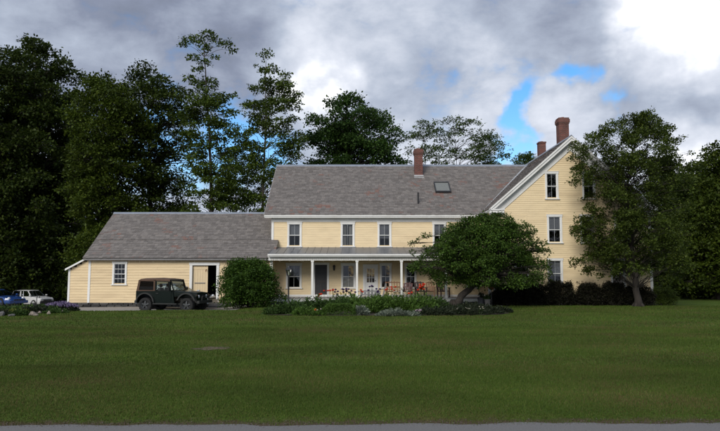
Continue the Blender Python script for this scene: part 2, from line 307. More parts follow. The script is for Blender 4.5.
# ------------------------------------------------------------------ mesh helpers
def link(o, parent=None):
    COL.objects.link(o)
    if parent is not None: o.parent = parent
    return o
def tag(o, label, cat, group=None):
    o['label'] = label; o['category'] = cat
    if group: o['group'] = group
    return o
def empty(name, loc=(0, 0, 0), rz=0.0):
    o = bpy.data.objects.new(name, None); o.location = loc; o.rotation_euler = (0, 0, rz); o.empty_display_size = 0.2
    return link(o)
class MB:
    """collects shapes; build() links them as one mesh object"""
    def __init__(s): s.v = []; s.f = []
    def add(s, vs, fs):
        k = len(s.v); s.v += [tuple(p) for p in vs]; s.f += [tuple(i + k for i in f) for f in fs]; return s
    def box(s, x0, x1, y0, y1, z0, z1):
        return s.add([(x0, y0, z0), (x1, y0, z0), (x1, y1, z0), (x0, y1, z0), (x0, y0, z1), (x1, y0, z1), (x1, y1, z1), (x0, y1, z1)],
                     [(0, 3, 2, 1), (4, 5, 6, 7), (0, 1, 5, 4), (1, 2, 6, 5), (2, 3, 7, 6), (3, 0, 4, 7)])
    def beam(s, a, b, w, h, up=(0, 0, 1)):
        a = Vector(a); b = Vector(b); d = (b - a).normalized(); sd = d.cross(Vector(up))
        if sd.length < 1e-4: sd = Vector((1, 0, 0))
        sd.normalize(); u = sd.cross(d).normalized(); vs = []
        for p in (a, b):
            for (i, j) in ((-1, -1), (1, -1), (1, 1), (-1, 1)): vs.append(p + sd * i * w / 2 + u * j * h / 2)
        return s.add(vs, [(3, 2, 1, 0), (4, 5, 6, 7), (0, 1, 5, 4), (1, 2, 6, 5), (2, 3, 7, 6), (3, 0, 4, 7)])
    def prism(s, poly, axis, a, b):
        """poly: 2-D outline; axis 'x': (y,z), 'y': (x,z), 'z': (x,y); extruded from a to b"""
        def p3(p, t): return {'x': (t, p[0], p[1]), 'y': (p[0], t, p[1]), 'z': (p[0], p[1], t)}[axis]
        n = len(poly); vs = [p3(p, a) for p in poly] + [p3(p, b) for p in poly]
        return s.add(vs, [tuple(range(n - 1, -1, -1)), tuple(range(n, 2 * n))] + [(i, (i + 1) % n, n + (i + 1) % n, n + i) for i in range(n)])
    def tube(s, pts, rad, n=6, cap=True):
        pts = [Vector(p) for p in pts]; rings = []; prev = None
        if isinstance(rad, (int, float)): rad = [rad] * len(pts)
        for i, p in enumerate(pts):
            d = (pts[min(i + 1, len(pts) - 1)] - pts[max(i - 1, 0)]).normalized()
            a = d.cross(Vector((0, 1, 0)) if abs(d.y) < 0.9 else Vector((1, 0, 0))) if prev is None else prev - d * prev.dot(d)
            a.normalize(); prev = a; b = d.cross(a)
            rings.append([p + (a * math.cos(t) + b * math.sin(t)) * rad[i] for t in [2 * math.pi * k / n for k in range(n)]])
        fs = [(i * n + k, i * n + (k + 1) % n, (i + 1) * n + (k + 1) % n, (i + 1) * n + k) for i in range(len(pts) - 1) for k in range(n)]
        if cap: fs += [tuple(range(n - 1, -1, -1)), tuple((len(pts) - 1) * n + k for k in range(n))]
        return s.add([q for r in rings for q in r], fs)
    def lathe(s, c, prof, n=16, axis='z'):
        """prof: (radius, height) pairs; turned about an axis through c"""
        c = Vector(c); vs = []
        for (r, h) in prof:
            for k in range(n):
                t = 2 * math.pi * k / n; q = (r * math.cos(t), r * math.sin(t), h)
                vs.append(c + Vector(q if axis == 'z' else (q[0], q[2], q[1]) if axis == 'y' else (q[2], q[0], q[1])))
        fs = [(i * n + k, i * n + (k + 1) % n, (i + 1) * n + (k + 1) % n, (i + 1) * n + k) for i in range(len(prof) - 1) for k in range(n)]
        return s.add(vs, fs)
    def quad(s, a, b, c, d): return s.add([a, b, c, d], [(0, 1, 2, 3)])
    def build(s, name, mat, parent=None, smooth=False, bevel=0.0, seg=2):
        me = bpy.data.meshes.new(name); me.from_pydata(s.v, [], s.f); me.validate(); me.update()
        if bevel or True:
            bm = bmesh.new(); bm.from_mesh(me)
            bmesh.ops.recalc_face_normals(bm, faces=bm.faces)
            if bevel:
                es = [e for e in bm.edges if len(e.link_faces) == 2 and e.calc_face_angle(0) > R(28)]
                bmesh.ops.bevel(bm, geom=es, offset=bevel, segments=seg, affect='EDGES', clamp_overlap=True)
            bm.to_mesh(me); bm.free()
        if smooth: me.shade_smooth() if hasattr(me, 'shade_smooth') else None
        me.materials.append(M[mat] if isinstance(mat, str) else mat)
        return link(bpy.data.objects.new(name, me), parent)
def fast_mesh(name, verts, faces, mat, parent=None, smooth=False):
    """numpy mesh: verts (n,3), faces (m,3 or 4)"""
    me = bpy.data.meshes.new(name); k = faces.shape[1]
    me.vertices.add(len(verts)); me.vertices.foreach_set('co', verts.astype(np.float32).ravel())
    me.loops.add(faces.size); me.loops.foreach_set('vertex_index', faces.astype(np.int32).ravel())
    me.polygons.add(len(faces)); me.polygons.foreach_set('loop_start', np.arange(0, faces.size, k, dtype=np.int32))
    me.update(calc_edges=True)
    if smooth: me.polygons.foreach_set('use_smooth', np.ones(len(faces), bool))
    me.materials.append(M[mat] if isinstance(mat, str) else mat)
    return link(bpy.data.objects.new(name, me), parent)
def structure(o): o['kind'] = 'structure'; return o
def stuff(o): o['kind'] = 'stuff'; return o

# ------------------------------------------------------------------ ground
def sstep(a, b, x):
    t = np.clip((x - a) / (b - a), 0, 1); return t * t * (3 - 2 * t)
def g(X, Y):
    X = np.asarray(X, float); Y = np.asarray(Y, float)
    edge = 8.25 + 0.017 * X
    z = 0.045 * sstep(0, 0.5, Y - edge)
    left = 1 - sstep(-9.0, -4.5, X)
    z = z - 0.20 * sstep(31.0, 33.0, Y) * left                       # driveway dips below the lawn
    z = z - 1.10 * sstep(36, 60, Y) * (1 - sstep(-21, -17.6, X))     # yard falls away beside the barn
    z = z + 0.02 * np.sin(X * 0.7 + 1.3) * np.sin(Y * 0.45) * sstep(10, 14, Y)
    return z
def gz(X, Y): return float(g(X, Y))

def grid_sheet(name, xs, ys, zoff, mat):
    XX, YY = np.meshgrid(xs, ys); Z = g(XX, YY) + zoff
    v = np.stack([XX.ravel(), YY.ravel(), Z.ravel()], 1); nx, ny = len(xs), len(ys)
    i, j = np.meshgrid(np.arange(nx - 1), np.arange(ny - 1)); a = (j * nx + i).ravel()
    return fast_mesh(name, v, np.stack([a, a + 1, a + nx + 1, a + nx], 1), mat, smooth=True)
xs = np.concatenate([np.linspace(-600, -40, 12)[:-1], np.arange(-40, 40.01, 0.6), np.linspace(40, 600, 12)[1:]])
ys = np.concatenate([[-80, -40, -15, -2, 4, 7], np.arange(7.4, 9, .1), np.arange(9, 66, 0.6), np.linspace(66, 900, 16)[1:]])
structure(grid_sheet('ground', xs, ys, 0.0, 'ground'))
# road: its far edge runs slightly askew
rx = np.linspace(-60, 60, 481); rj = 0.025 * np.sin(rx * 1.3) + 0.02 * np.sin(rx * 2.9 + 1) + RNG.uniform(-.05, .05, len(rx))
far = 8.18 + 0.017 * rx + rj
v = np.concatenate([np.stack([rx, np.full_like(rx, -5.0), np.full_like(rx, .012)], 1), np.stack([rx, far - .5, np.full_like(rx, .03)], 1), np.stack([rx, far, np.full_like(rx, .012)], 1)])
n = len(rx); a = np.arange(n - 1)
structure(fast_mesh('road', v, np.concatenate([np.stack([a, a + 1, a + n + 1, a + n], 1), np.stack([a + n, a + n + 1, a + 2 * n + 1, a + 2 * n], 1)]), 'asphalt'))
# loose grit spilled along the road's edge
m_ = []
n = 1500; gx = RNG.uniform(-7.5, 7.5, n); gy = 8.18 + 0.017 * gx + RNG.normal(0, .10, n); gr = RNG.uniform(.003, .010, n); gzv = g(gx, gy) + .016
dirs8 = np.array([[1, 0, 0], [0, 1, 0], [-1, 0, 0], [0, -1, 0], [0, 0, .8]], float)
jit = RNG.uniform(.6, 1.3, (n, 5, 1)); GV = (np.stack([gx, gy, gzv], 1)[:, None, :] + dirs8[None] * jit * gr[:, None, None]).reshape(-1, 3)
k = np.arange(n)[:, None] * 5; GF = np.concatenate([k + np.array([[0, 1, 4]]), k + np.array([[1, 2, 4]]), k + np.array([[2, 3, 4]]), k + np.array([[3, 0, 4]])])
tag(stuff(fast_mesh('road_grit', GV, GF, island_mat('grit', [(0, (.06, .05, .042)), (1, (.15, .13, .11))], .95))), 'loose sandy grit along the edge of the road', 'gravel')
# gravel drive in front of the barn, running on to the parking yard at the far left
def drive(name, x0, x1, y0, y1, st, zoff):
    xs = np.arange(x0, x1 + st / 2, st); ys = np.arange(y0, y1 + st / 2, st)
    return structure(grid_sheet(name, xs, ys, zoff, 'gravel'))
drive('driveway', -17.0, -6.6, 32.3, 37.6, 0.3, 0.012)
drive('parking_yard', -42.0, -17.0, 33.2, 66.0, 0.6, 0.016)
# beds of bare soil under the plantings
def bed(name, pts, zoff=0.02):
    n = 60; cx = sum(p[0] for p in pts) / len(pts); cy = sum(p[1] for p in pts) / len(pts)
    ring = []
    for i in range(len(pts)):
        p, q = pts[i], pts[(i + 1) % len(pts)]
        for t in np.linspace(0, 1, 12, endpoint=False):
            ring.append((p[0] + (q[0] - p[0]) * t + .06 * math.sin(9 * t + i), p[1] + (q[1] - p[1]) * t + .06 * math.cos(11 * t + i)))
    vs = []; fs = []; k = len(ring)
    for s_ in (1.0, 0.7, 0.35):
        for (x, y) in ring:
            X, Y = cx + (x - cx) * s_, cy + (y - cy) * s_; vs.append((X, Y, gz(X, Y) + zoff + (.05 if zoff > .01 else .012) * (1 - s_)))
    vs.append((cx, cy, gz(cx, cy) + zoff + (.06 if zoff > .01 else .014)))
    for r_ in range(2): fs += [(r_ * k + i, r_ * k + (i + 1) % k, (r_ + 1) * k + (i + 1) % k, (r_ + 1) * k + i) for i in range(k)]
    m_ = MB(); m_.add(vs, fs + [(2 * k + i, 2 * k + (i + 1) % k, 3 * k) for i in range(k)])
    return structure(m_.build(name, 'soil', smooth=True))
bed('flower_bed', [(-4.1, 27.7), (-1.5, 27.45), (2.2, 27.4), (5.4, 27.7), (6.9, 28.8), (7.2, 31.6), (4.6, 34.9), (2.2, 33.6), (-3.8, 31.6)])
bed('rock_garden_bed', [(-21.5, 27.2), (-16.2, 27.3), (-14.6, 29.5), (-14.2, 31.2), (-16.2, 32.4), (-22.0, 31.8)])
M['bare'] = surf('worn_turf', (0.090, 0.066, 0.036), 0.95, 0.35, 9, 0.6, dirt=(0.06, 0.07, 0.02))
bare = bed('bare_patch', [(-4.25, 15.75), (-3.75, 15.5), (-3.25, 15.8), (-3.35, 16.2), (-3.9, 16.3)], .008); bare.data.materials[0] = M['bare']
# lawn blades: denser close to the road, joined into one mass
def blades(n, y0, y1, hl, wl):
    Y = np.sqrt(RNG.uniform(y0 ** 2, y1 ** 2, n)); X = RNG.uniform(-.64, .64, n) * Y
    ok = (Y > 8.27 + 0.017 * X + RNG.uniform(-.22, .3, n)) & ~((X < -6.4) & (Y > 32.0)) & ~((X < -14.5) & (Y > 27.3)) & ~((X > -3.8) & (X < 6.6) & (Y > 27.75)) & (Y < 35.8)
    ok &= ~((((X + 3.75) / .75) ** 2 + ((Y - 15.9) / .55) ** 2 < RNG.uniform(.3, 1.3, n)) & (RNG.random(n) < .55))
    X, Y = X[ok], Y[ok]; n = len(X); Z = g(X, Y)
    h = RNG.uniform(*hl, n); w = RNG.uniform(*wl, n); th = RNG.uniform(0, 2 * np.pi, n); ln = RNG.uniform(.1, .75, n) * h; td = RNG.uniform(0, 2 * np.pi, n)
    p = np.stack([X, Y, Z - .005], 1); s = np.stack([np.cos(th), np.sin(th), 0 * th], 1) * w[:, None] / 2
    t = p + np.stack([np.cos(td) * ln, np.sin(td) * ln, h], 1)
    return np.stack([p - s, p + s, t], 1).reshape(-1, 3)
V = np.concatenate([blades(260000, 8.0, 13, (.016, .045), (.006, .012)), blades(230000, 13, 22, (.02, .05), (.012, .022)), blades(120000, 22, 36, (.025, .06), (.02, .04))])
lawn = fast_mesh('grass', V, np.arange(len(V)).reshape(-1, 3), 'grass')
tag(stuff(lawn), 'short dark green mown lawn between the road and the house', 'grass')

# ------------------------------------------------------------------ buildings: shared pieces
def clapboards(mb, origin, u, n, span, z0, z1, exposure, openings=()):
    """lapped boards on a wall: origin + u*s along the wall, n outward; span(z) gives (s0, s1); openings are (s0, s1, z0, z1)"""
    o = Vector(origin); u = Vector(u); n = Vector(n); z = z0
    while z < z1 - 0.01:
        zt = min(z + exposure, z1); zm = (z + zt) / 2
        a, b = span(zm)
        segs = [(a, b)] if b > a else []
        for (p, q, y0, y1) in openings:
            if y0 < zm < y1:
                new = []
                for (s, t) in segs:
                    if q <= s or p >= t: new.append((s, t)); continue
                    if p > s: new.append((s, p))
                    if q < t: new.append((q, t))
                segs = new
        for (s, t) in segs:
            # boards come in lengths: butt joints with a hair of unevenness
            cuts = [s]; c = s + random.uniform(1.5, 4.5)
            while c < t - 0.8: cuts.append(c); c += random.uniform(2.8, 4.9)
            cuts.append(t)
            for (c0, c1) in zip(cuts[:-1], cuts[1:]):
                d = 0.012 + exposure * .09 + random.uniform(-.003, .003); e = 0.0015
                P = [o + u * (c0 + e) + n * d, o + u * (c1 - e) + n * d, o + u * (c1 - e) + n * 0.004, o + u * (c0 + e) + n * 0.004]
                mb.add([(P[0].x, P[0].y, z), (P[1].x, P[1].y, z), (P[2].x, P[2].y, zt + .012), (P[3].x, P[3].y, zt + .012),
                        ((P[0] - n * .03).x, (P[0] - n * .03).y, z), ((P[1] - n * .03).x, (P[1] - n * .03).y, z)], [(0, 1, 2, 3), (4, 5, 1, 0)])
        z = zt
def slates(mb, p0, u, s, length, slope, exposure=0.21, width=0.27, th=0.014):
    p0 = Vector(p0); u = Vector(u).normalized(); s = Vector(s).normalized(); n = u.cross(s).normalized()
    if n.z < 0: n = -n
    rows = int(math.ceil(slope / exposure))
    for r in range(rows):
        b0 = r * exposure; b1 = min(b0 + exposure * 1.28, slope); x = -random.uniform(0, width) if r % 2 else -width / 2 * random.uniform(.6, 1)
        while x < length:
            w = width * random.uniform(.72, 1.18); a0, a1 = max(x, 0), min(x + w - .006, length); x += w
            if a1 - a0 < .03: continue
            d = random.uniform(-.008, .008); k = th + .016 + random.uniform(0, .016)
            q = [p0 + u * a0 + s * (b0 + d), p0 + u * a1 + s * (b0 + d), p0 + u * a1 + s * b1, p0 + u * a0 + s * b1]
            top = [q[0] + n * k, q[1] + n * (k + random.uniform(-.003, .003)), q[2] + n * .006, q[3] + n * .006]
            bot = [q[0], q[1]]
            mb.add(top + bot, [(0, 1, 2, 3), (4, 5, 1, 0), (4, 0, 3), (1, 5, 2)])
def window(parent, px0, px1, py0, py1, Y, cols=2, rows=1, curtain=None, label=None, casing=0.10, Z=None, X=None):
    """double-hung window on a wall facing -Y; outer casing edges given in photo pixels on the wall plane Y"""
    a, b = at(px0, py0, Y), at(px1, py1, Y); x0, x1, z0, z1 = a.x, b.x, b.z, a.z
    if X: x0, x1 = X
    if Z: z0, z1 = Z
    c = casing; m = MB(); yf = Y - .055
    m.box(x0, x0 + c, yf, Y + .02, z0, z1 - c - .02); m.box(x1 - c, x1, yf, Y + .02, z0, z1 - c - .02)
    m.box(x0 - .025, x1 + .025, yf - .012, Y + .02, z1 - c - .02, z1); m.box(x0 - .04, x1 + .04, yf - .03, Y + .02, z1, z1 + .025)
    m.box(x0 - .05, x1 + .05, yf - .05, Y + .02, z0 - .055, z0)
    w = m.build('window', 'white', parent)
    if label: w['label'] = label
    ix0, ix1, iz0, iz1 = x0 + c, x1 - c, z0, z1 - c - .02; zm = (iz0 + iz1) / 2; t = .032
    for k, (b0, b1, yy) in enumerate(((iz0, zm + .02, Y + .012), (zm - .02, iz1, Y - .018))):
        s = MB(); s.box(ix0, ix0 + t, yy, yy + .03, b0, b1); s.box(ix1 - t, ix1, yy, yy + .03, b0, b1)
        s.box(ix0 + t, ix1 - t, yy, yy + .03, b0, b0 + t + (.02 if k == 0 else 0)); s.box(ix0 + t, ix1 - t, yy, yy + .03, b1 - t, b1)
        gx0, gx1, gz0, gz1 = ix0 + t, ix1 - t, b0 + t + (.02 if k == 0 else 0), b1 - t
        for i in range(1, cols): xx = gx0 + (gx1 - gx0) * i / cols; s.box(xx - .006, xx + .006, yy + .018, yy + .027, gz0, gz1)
        for j in range(1, rows): zz = gz0 + (gz1 - gz0) * j / rows; s.box(gx0, gx1, yy + .005, yy + .025, zz - .011, zz + .011)
        s.build('sash', 'white', w)
        for i in range(cols):
            for j in range(rows):
                p = MB(); tl = random.uniform(-.004, .004)
                xa, xb = gx0 + (gx1 - gx0) * i / cols, gx0 + (gx1 - gx0) * (i + 1) / cols; za, zb = gz0 + (gz1 - gz0) * j / rows, gz0 + (gz1 - gz0) * (j + 1) / rows
                p.quad((xa, yy + .015 + tl, za), (xb, yy + .015 - tl, za), (xb, yy + .016 - tl, zb), (xa, yy + .016 + tl, zb)).build('pane', 'glass', w)
    if curtain:
        q = MB(); kind, lo = curtain; n = 14
        if kind == 'low':
            q.quad((ix0, Y + .1, iz0), (ix1, Y + .1, iz0), (ix1, Y + .1, zm), (ix0, Y + .1, zm)).build('curtain', 'curtain', w)
        elif kind == 'pair':
            for (u0, u1) in ((ix0, ix0 + (ix1 - ix0) * .40), (ix1 - (ix1 - ix0) * .40, ix1)):
                for i in range(n):
                    a_, b_ = u0 + (u1 - u0) * i / n, u0 + (u1 - u0) * (i + 1) / n; f = lambda i: Y + .12 + .025 * math.sin(i * 1.9)
                    q.quad((a_, f(i), iz0 + (iz1 - iz0) * lo), (b_, f(i + 1), iz0 + (iz1 - iz0) * lo), (b_, f(i + 1), iz1), (a_, f(i), iz1))
            q.build('curtain', 'curtain', w)
        else:
            q.quad((ix0, Y + .1, iz0 + (iz1 - iz0) * lo), (ix1, Y + .1, iz0 + (iz1 - iz0) * lo), (ix1, Y + .1, iz1), (ix0, Y + .1, iz1)).build('blind', 'curtain' if kind == 'light' else 'blind', w)
    return (x0 + .04, x1 - .04, z0 + .005, z1 - .03)
def chimney(parent, px0, px1, pyt, Y, dy, zbase, cap=True, flash=None):
    a, b = at(px0, pyt, Y), at(px1, pyt, Y); x0, x1, zt = a.x, b.x, a.z; e = .05
    m = MB(); m.box(x0, x1, Y, Y + dy, zbase, zt - (.42 if cap else .10))
    if cap:
        for i, (o, h0, h1) in enumerate(((.03, .42, .34), (.06, .34, .12), (.025, .12, .02))): m.box(x0 - o, x1 + o, Y - o, Y + dy + o, zt - h0 + .0, zt - h1)
    else: m.box(x0 - .03, x1 + .03, Y - .03, Y + dy + .03, zt - .10, zt - .0)
    c = m.build('chimney', 'brick', parent)
    f = MB(); f.lathe(((x0 + x1) / 2, Y + dy / 2, zt - .03), [(.13, 0), (.13, .09), (.10, .09), (.10, 0)], 10).build('flue', 'terracotta', c)
    if flash: flash(x0, x1, c)
    return c

# ------------------------------------------------------------------ farmhouse (main block and gable wing)
YM, YW, YB = 39.4, 37.0, 38.0                      # front walls: main block, gable wing, barn
house = empty('farmhouse', (0, 0, 0)); tag(house, 'long two storey cream yellow farmhouse with slate roof and tall front gable', 'house')
xm0 = at(271.8, 250, YM).x
HALF = 5.3; OH = 0.42
eave_z = at(360, 214.5, YM - OH).z; ridge_z = at(360, 165.5, YM + HALF).z
SL = (ridge_z - eave_z) / (HALF + OH)
xw0, xw1 = at(494.5, 260, YW).x, at(648.5, 260, YW).x; xwc = at(570.5, 180, YW).x
xw1 = 2 * xwc - xw0
wing_apex = at(570.5, 136.0, YW - .35).z; WOH = .30
wing_eave = at(489.5, 208.5, YW - .35).z; xwe = at(489.5, 208.5, YW - .35).x
WS = (wing_apex - wing_eave) / (xwc - xwe)
wing_back = YM + 12.5; BASE = 0.28
wall_top = eave_z - .10
op_main = []; 
W2 = [(287.6, 301.6), (340.8, 354.6), (377.6, 391.4), (432.4, 446.2)]
for i, (a, b) in enumerate(W2):
    op_main.append(window(house, a, b, 222.3, 246.2, YM, 2, 1, [('dark', .5), ('pair', .0), ('dark', .35), ('dark', .45)][i]))
for i, (a, b) in enumerate([(286.2, 301.6), (341.2, 355.6), (379.8, 391.6), (404.6, 416.6), (466.0, 479.0)]):
    op_main.append(window(house, a, b, 263.4, 287.8, YM, 2, 1, [('dark', .55), ('low', .0), None, None, None][i]))
# doors under the porch
def slab_door(px0, px1, py0, py1, kind):
    a, b = at(px0, py0, YM), at(px1, py1, YM); x0, x1, z0, z1 = a.x, b.x, BASE + .17, a.z; c = .12
    m = MB(); m.box(x0 - c, x0, YM - .05, YM + .03, z0, z1); m.box(x1, x1 + c, YM - .05, YM + .03, z0, z1); m.box(x0 - c - .02, x1 + c + .02, YM - .06, YM + .03, z1, z1 + .13)
    m.box(x0 - c, x1 + c, YM - .10, YM + .03, z0 - .04, z0)
    if kind == 'dark':
        d = MB(); d.box(x0, x0 + .09, YM - .015, YM + .025, z0, z1); d.box(x1 - .09, x1, YM - .015, YM + .025, z0, z1)
        for (h0, h1) in ((0, .22), (.85, .97), (z1 - z0 - .12, z1 - z0)): d.box(x0 + .09, x1 - .09, YM - .015, YM + .025, z0 + h0, z0 + h1)
        d.box((x0 + x1) / 2 - .03, (x0 + x1) / 2 + .03, YM - .012, YM + .02, z0 + .22, z0 + .85)
        o = d.build('door', 'dark_door', house); o['label'] = 'dark brown screen door beside the wall lantern'
        for (h0, h1) in ((.22, .85), (.97, z1 - z0 - .12)): MB().quad((x0 + .09, YM + .01, z0 + h0), (x1 - .09, YM + .01, z0 + h0), (x1 - .09, YM + .01, z0 + h1), (x0 + .09, YM + .01, z0 + h1)).build('screen', 'black_metal', o)
        hx = x0 + .06
    else:
        zl0, zl1 = z0 + (z1 - z0) * .46, z1 - .14; d = MB(); L0, L1 = x0 + .11, x1 - .11
        d.box(x0, L0, YM - .015, YM + .025, z0, z1); d.box(L1, x1, YM - .015, YM + .025, z0, z1); d.box(L0, L1, YM - .015, YM + .025, zl1, z1); d.box(L0, L1, YM - .015, YM + .025, z0 + .9 - .05, zl0)
        d.box(L0, L1, YM - .015, YM + .025, z0, z0 + .2); d.box((L0 + L1) / 2 - .05, (L0 + L1) / 2 + .05, YM - .015, YM + .025, z0 + .2, z0 + .85); d.box(L0, L1, YM + .0, YM + .02, z0 + .2, z0 + .85)
        o = d.build('door', 'white', house); o['label'] = 'white door with nine small panes in its upper half'
        for i in range(1, 3):
            xx = L0 + (L1 - L0) * i / 3; zz = zl0 + (zl1 - zl0) * i / 3
            MB().box(xx - .013, xx + .013, YM - .01, YM + .02, zl0, zl1).build('muntin', 'white', o); MB().box(L0, L1, YM - .008, YM + .018, zz - .013, zz + .013).build('muntin', 'white', o)
        for i in range(3):
            for j in range(3):
                xa, xb = L0 + (L1 - L0) * i / 3, L0 + (L1 - L0) * (i + 1) / 3; za, zb = zl0 + (zl1 - zl0) * j / 3, zl0 + (zl1 - zl0) * (j + 1) / 3
                MB().quad((xa, YM + .005, za), (xb, YM + .005, za), (xb, YM + .006, zb), (xa, YM + .006, zb)).build('pane', 'glass', o)
        hx = x1 - .055
    MB().lathe((hx, YM - .06, z0 + .95), [(.0, -.03), (.03, -.02), (.032, .0), (.014, .015), (.012, .05)], 10, 'y').build('handle', 'black_metal', o)
    m.build('door_frame', 'white', house)
    return (x0 - c + .03, x1 + c - .03, z0 - .1, z1 + .10)
op_main.append(slab_door(315.0, 327.0, 264.8, 297, 'dark'))
op_main.append(slab_door(365.0, 376.2, 266.4, 298, 'white'))
op_wing = []
WW = [(544.6, 558.6, 171.8, 198.6), (581.5, 595.5, 171.8, 198.6),
      (546.6, 562.4, 214.8, 242.6), (579.5, 594.5, 214.8, 242.6), (613.5, 629.0, 214.8, 242.6),
      (514.0, 529.0, 258.6, 285.0), (547.0, 563.2, 258.6, 286.5), (610.0, 626.0, 258.6, 286.5)]
for i, q in enumerate(WW):
    op_wing.append(window(house, *q, YW, 2, 1, [None, None, ('dark', .45), None, None, None, ('dark', .4), None][i]))
# the blind (boarded) window of the gable wing
a, b = at(511.2, 215.2, YW), at(527.4, 242.6, YW)
m = MB(); m.box(a.x, a.x + .10, YW - .035, YW + .02, b.z, a.z); m.box(b.x - .10, b.x, YW - .035, YW + .02, b.z, a.z); m.box(a.x + .10, b.x - .10, YW - .035, YW + .02, a.z - .10, a.z); m.box(a.x + .10, b.x - .10, YW - .025, YW + .02, b.z, a.z - .10)
o = m.build('blind_window', 'yellow', house); o['label'] = 'boarded window panel painted the same yellow as the wall'

# walls: lapped boards
sd = MB()
clapboards(sd, (0, YM, 0), (1, 0, 0), (0, -1, 0), lambda z: (xm0, xw0), BASE, wall_top, .115, op_main)
def wspan(z):
    h = (wing_apex - .10 - z) / WS
    return (max(xw0, xwc - h), min(xw1, xwc + h))
clapboards(sd, (0, YW, 0), (1, 0, 0), (0, -1, 0), wspan, BASE, wing_apex - .15, .115, op_wing)
clapboards(sd, (xw0, 0, 0), (0, -1, 0), (-1, 0, 0), lambda z: (-YM - .1, -YW), BASE, wing_eave - .05, .115)
clapboards(sd, (xw1, 0, 0), (0, 1, 0), (1, 0, 0), lambda z: (YW, wing_back), BASE, wing_eave - .05, .115)
def lspan(z):
    h = (ridge_z - .12 - z) / SL
    return (max(-YM - 2 * HALF, -YM - HALF - h), min(-YM, -YM - HALF + h))
clapboards(sd, (xm0, 0, 0), (0, -1, 0), (-1, 0, 0), lspan, BASE, ridge_z - .2, .115)
stuff(sd.build('siding', 'yellow', house))
# inner shell: rear walls, floors and cross walls keep daylight out of the rooms
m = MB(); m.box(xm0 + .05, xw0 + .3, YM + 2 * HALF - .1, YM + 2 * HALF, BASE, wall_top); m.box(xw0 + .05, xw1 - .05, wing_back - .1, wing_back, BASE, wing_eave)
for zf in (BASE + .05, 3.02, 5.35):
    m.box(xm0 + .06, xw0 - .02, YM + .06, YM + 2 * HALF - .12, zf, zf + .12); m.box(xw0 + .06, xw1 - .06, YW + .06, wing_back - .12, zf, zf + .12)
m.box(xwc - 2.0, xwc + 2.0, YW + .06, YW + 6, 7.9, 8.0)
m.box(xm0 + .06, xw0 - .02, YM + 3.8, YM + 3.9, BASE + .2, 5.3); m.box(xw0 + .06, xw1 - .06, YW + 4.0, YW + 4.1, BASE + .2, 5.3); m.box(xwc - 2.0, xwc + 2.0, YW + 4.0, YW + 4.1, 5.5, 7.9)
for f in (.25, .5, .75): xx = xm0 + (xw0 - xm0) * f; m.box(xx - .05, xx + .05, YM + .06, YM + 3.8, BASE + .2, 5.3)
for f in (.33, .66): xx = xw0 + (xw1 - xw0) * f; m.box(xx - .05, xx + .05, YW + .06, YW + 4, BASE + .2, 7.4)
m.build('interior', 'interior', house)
# foundation under the house
m = MB(); m.box(xm0 + .02, xw0, YM - .01, YM + 2 * HALF, -.4, BASE); m.box(xw0 + .02, xw1 - .02, YW - .012, wing_back, -.4, BASE - .003); m.build('foundation', 'grey_rock', house)

# trim: corner boards, friezes, water table
def trim(name, *boxes, mat='white'):
    m = MB()
    for bx in boxes: m.box(*bx)
    return m.build(name, mat, house)
trim('corner_board', (xm0 - .03, xm0 + .11, YM - .045, YM + .02, BASE, wall_top - .34), (xm0 - .045, xm0 - .01, YM + .021, YM + .12, BASE, wall_top - .34))
trim('corner_board', (xw0 - .03, xw0 + .13, YW - .045, YW + .02, BASE, wing_eave - .3), (xw0 - .045, xw0 - .01, YW + .021, YW + .13, BASE, wing_eave - .3))
trim('corner_board', (xw1 - .13, xw1 + .03, YW - .045, YW + .02, BASE, wing_eave - .3), (xw1 + .01, xw1 + .045, YW + .021, YW + .13, BASE, wing_eave - .3))
trim('frieze', (xm0 - .05, xw0, YM - .06, YM + .02, wall_top - .33, wall_top - .02))
trim('water_table', (xm0, xw0, YM - .06, YM + .01, BASE + .0, BASE + .26), (xw0 - .02, xw1 + .02, YW - .058, YW + .01, BASE - .08, BASE + .12))
# main roof
zlow = eave_z; yl = YM - OH; x0 = xm0 - .42; x1 = xwc + .3
s_up = Vector((0, HALF + OH, ridge_z - zlow)).normalized(); slope_len = math.hypot(HALF + OH, ridge_z - zlow)
m = MB()
for sgn in (1, -1):
    yc = YM + HALF
    m.prism([(yc - sgn * (HALF + OH), zlow - .05), (yc, ridge_z - .05), (yc, ridge_z - .004), (yc - sgn * (HALF + OH), zlow - .004)], 'x', x0, x1)
roof = m.build('roof', 'roof_deck', house)
m = MB(); slates(m, (x0 - .03, yl - .05, zlow - .03), (1, 0, 0), s_up, x1 - x0, slope_len + .05, .21, .27)
slates(m, (x0 - .03, YM + HALF * 2 + OH, zlow), (1, 0, 0), Vector((0, -s_up.y, s_up.z)), x1 - x0, slope_len, .40, .8)
stuff(m.build('slate', 'slate', roof))
m = MB(); m.prism([(YM + HALF - .17, ridge_z - .09), (YM + HALF, ridge_z + .045), (YM + HALF + .17, ridge_z - .09), (YM + HALF + .17, ridge_z - .07), (YM + HALF, ridge_z + .07), (YM + HALF - .17, ridge_z - .07)], 'x', x0 - .04, x1).build('ridge_cap', 'ridge', roof)
trim('fascia', (x0 + .0, xw0 - .1, yl - .0, yl + .03, zlow - .20, zlow - .04), (x0 + .0, xw0 - .1, yl - .045, yl - .002, zlow - .11, zlow - .03))
trim('soffit', (x0 + .02, xw0 - .1, yl + .03, YM - .06, wall_top - .05, wall_top - .03))
# left rake of the main roof
for sgn in (-1, 1):
    A = Vector((x0 - .02, YM + HALF - (HALF + OH) * -sgn, zlow - .10)); B = Vector((x0 - .02, YM + HALF, ridge_z - .10))
    MB().beam(A, B, .05, .18).build('rake_board', 'white', house)
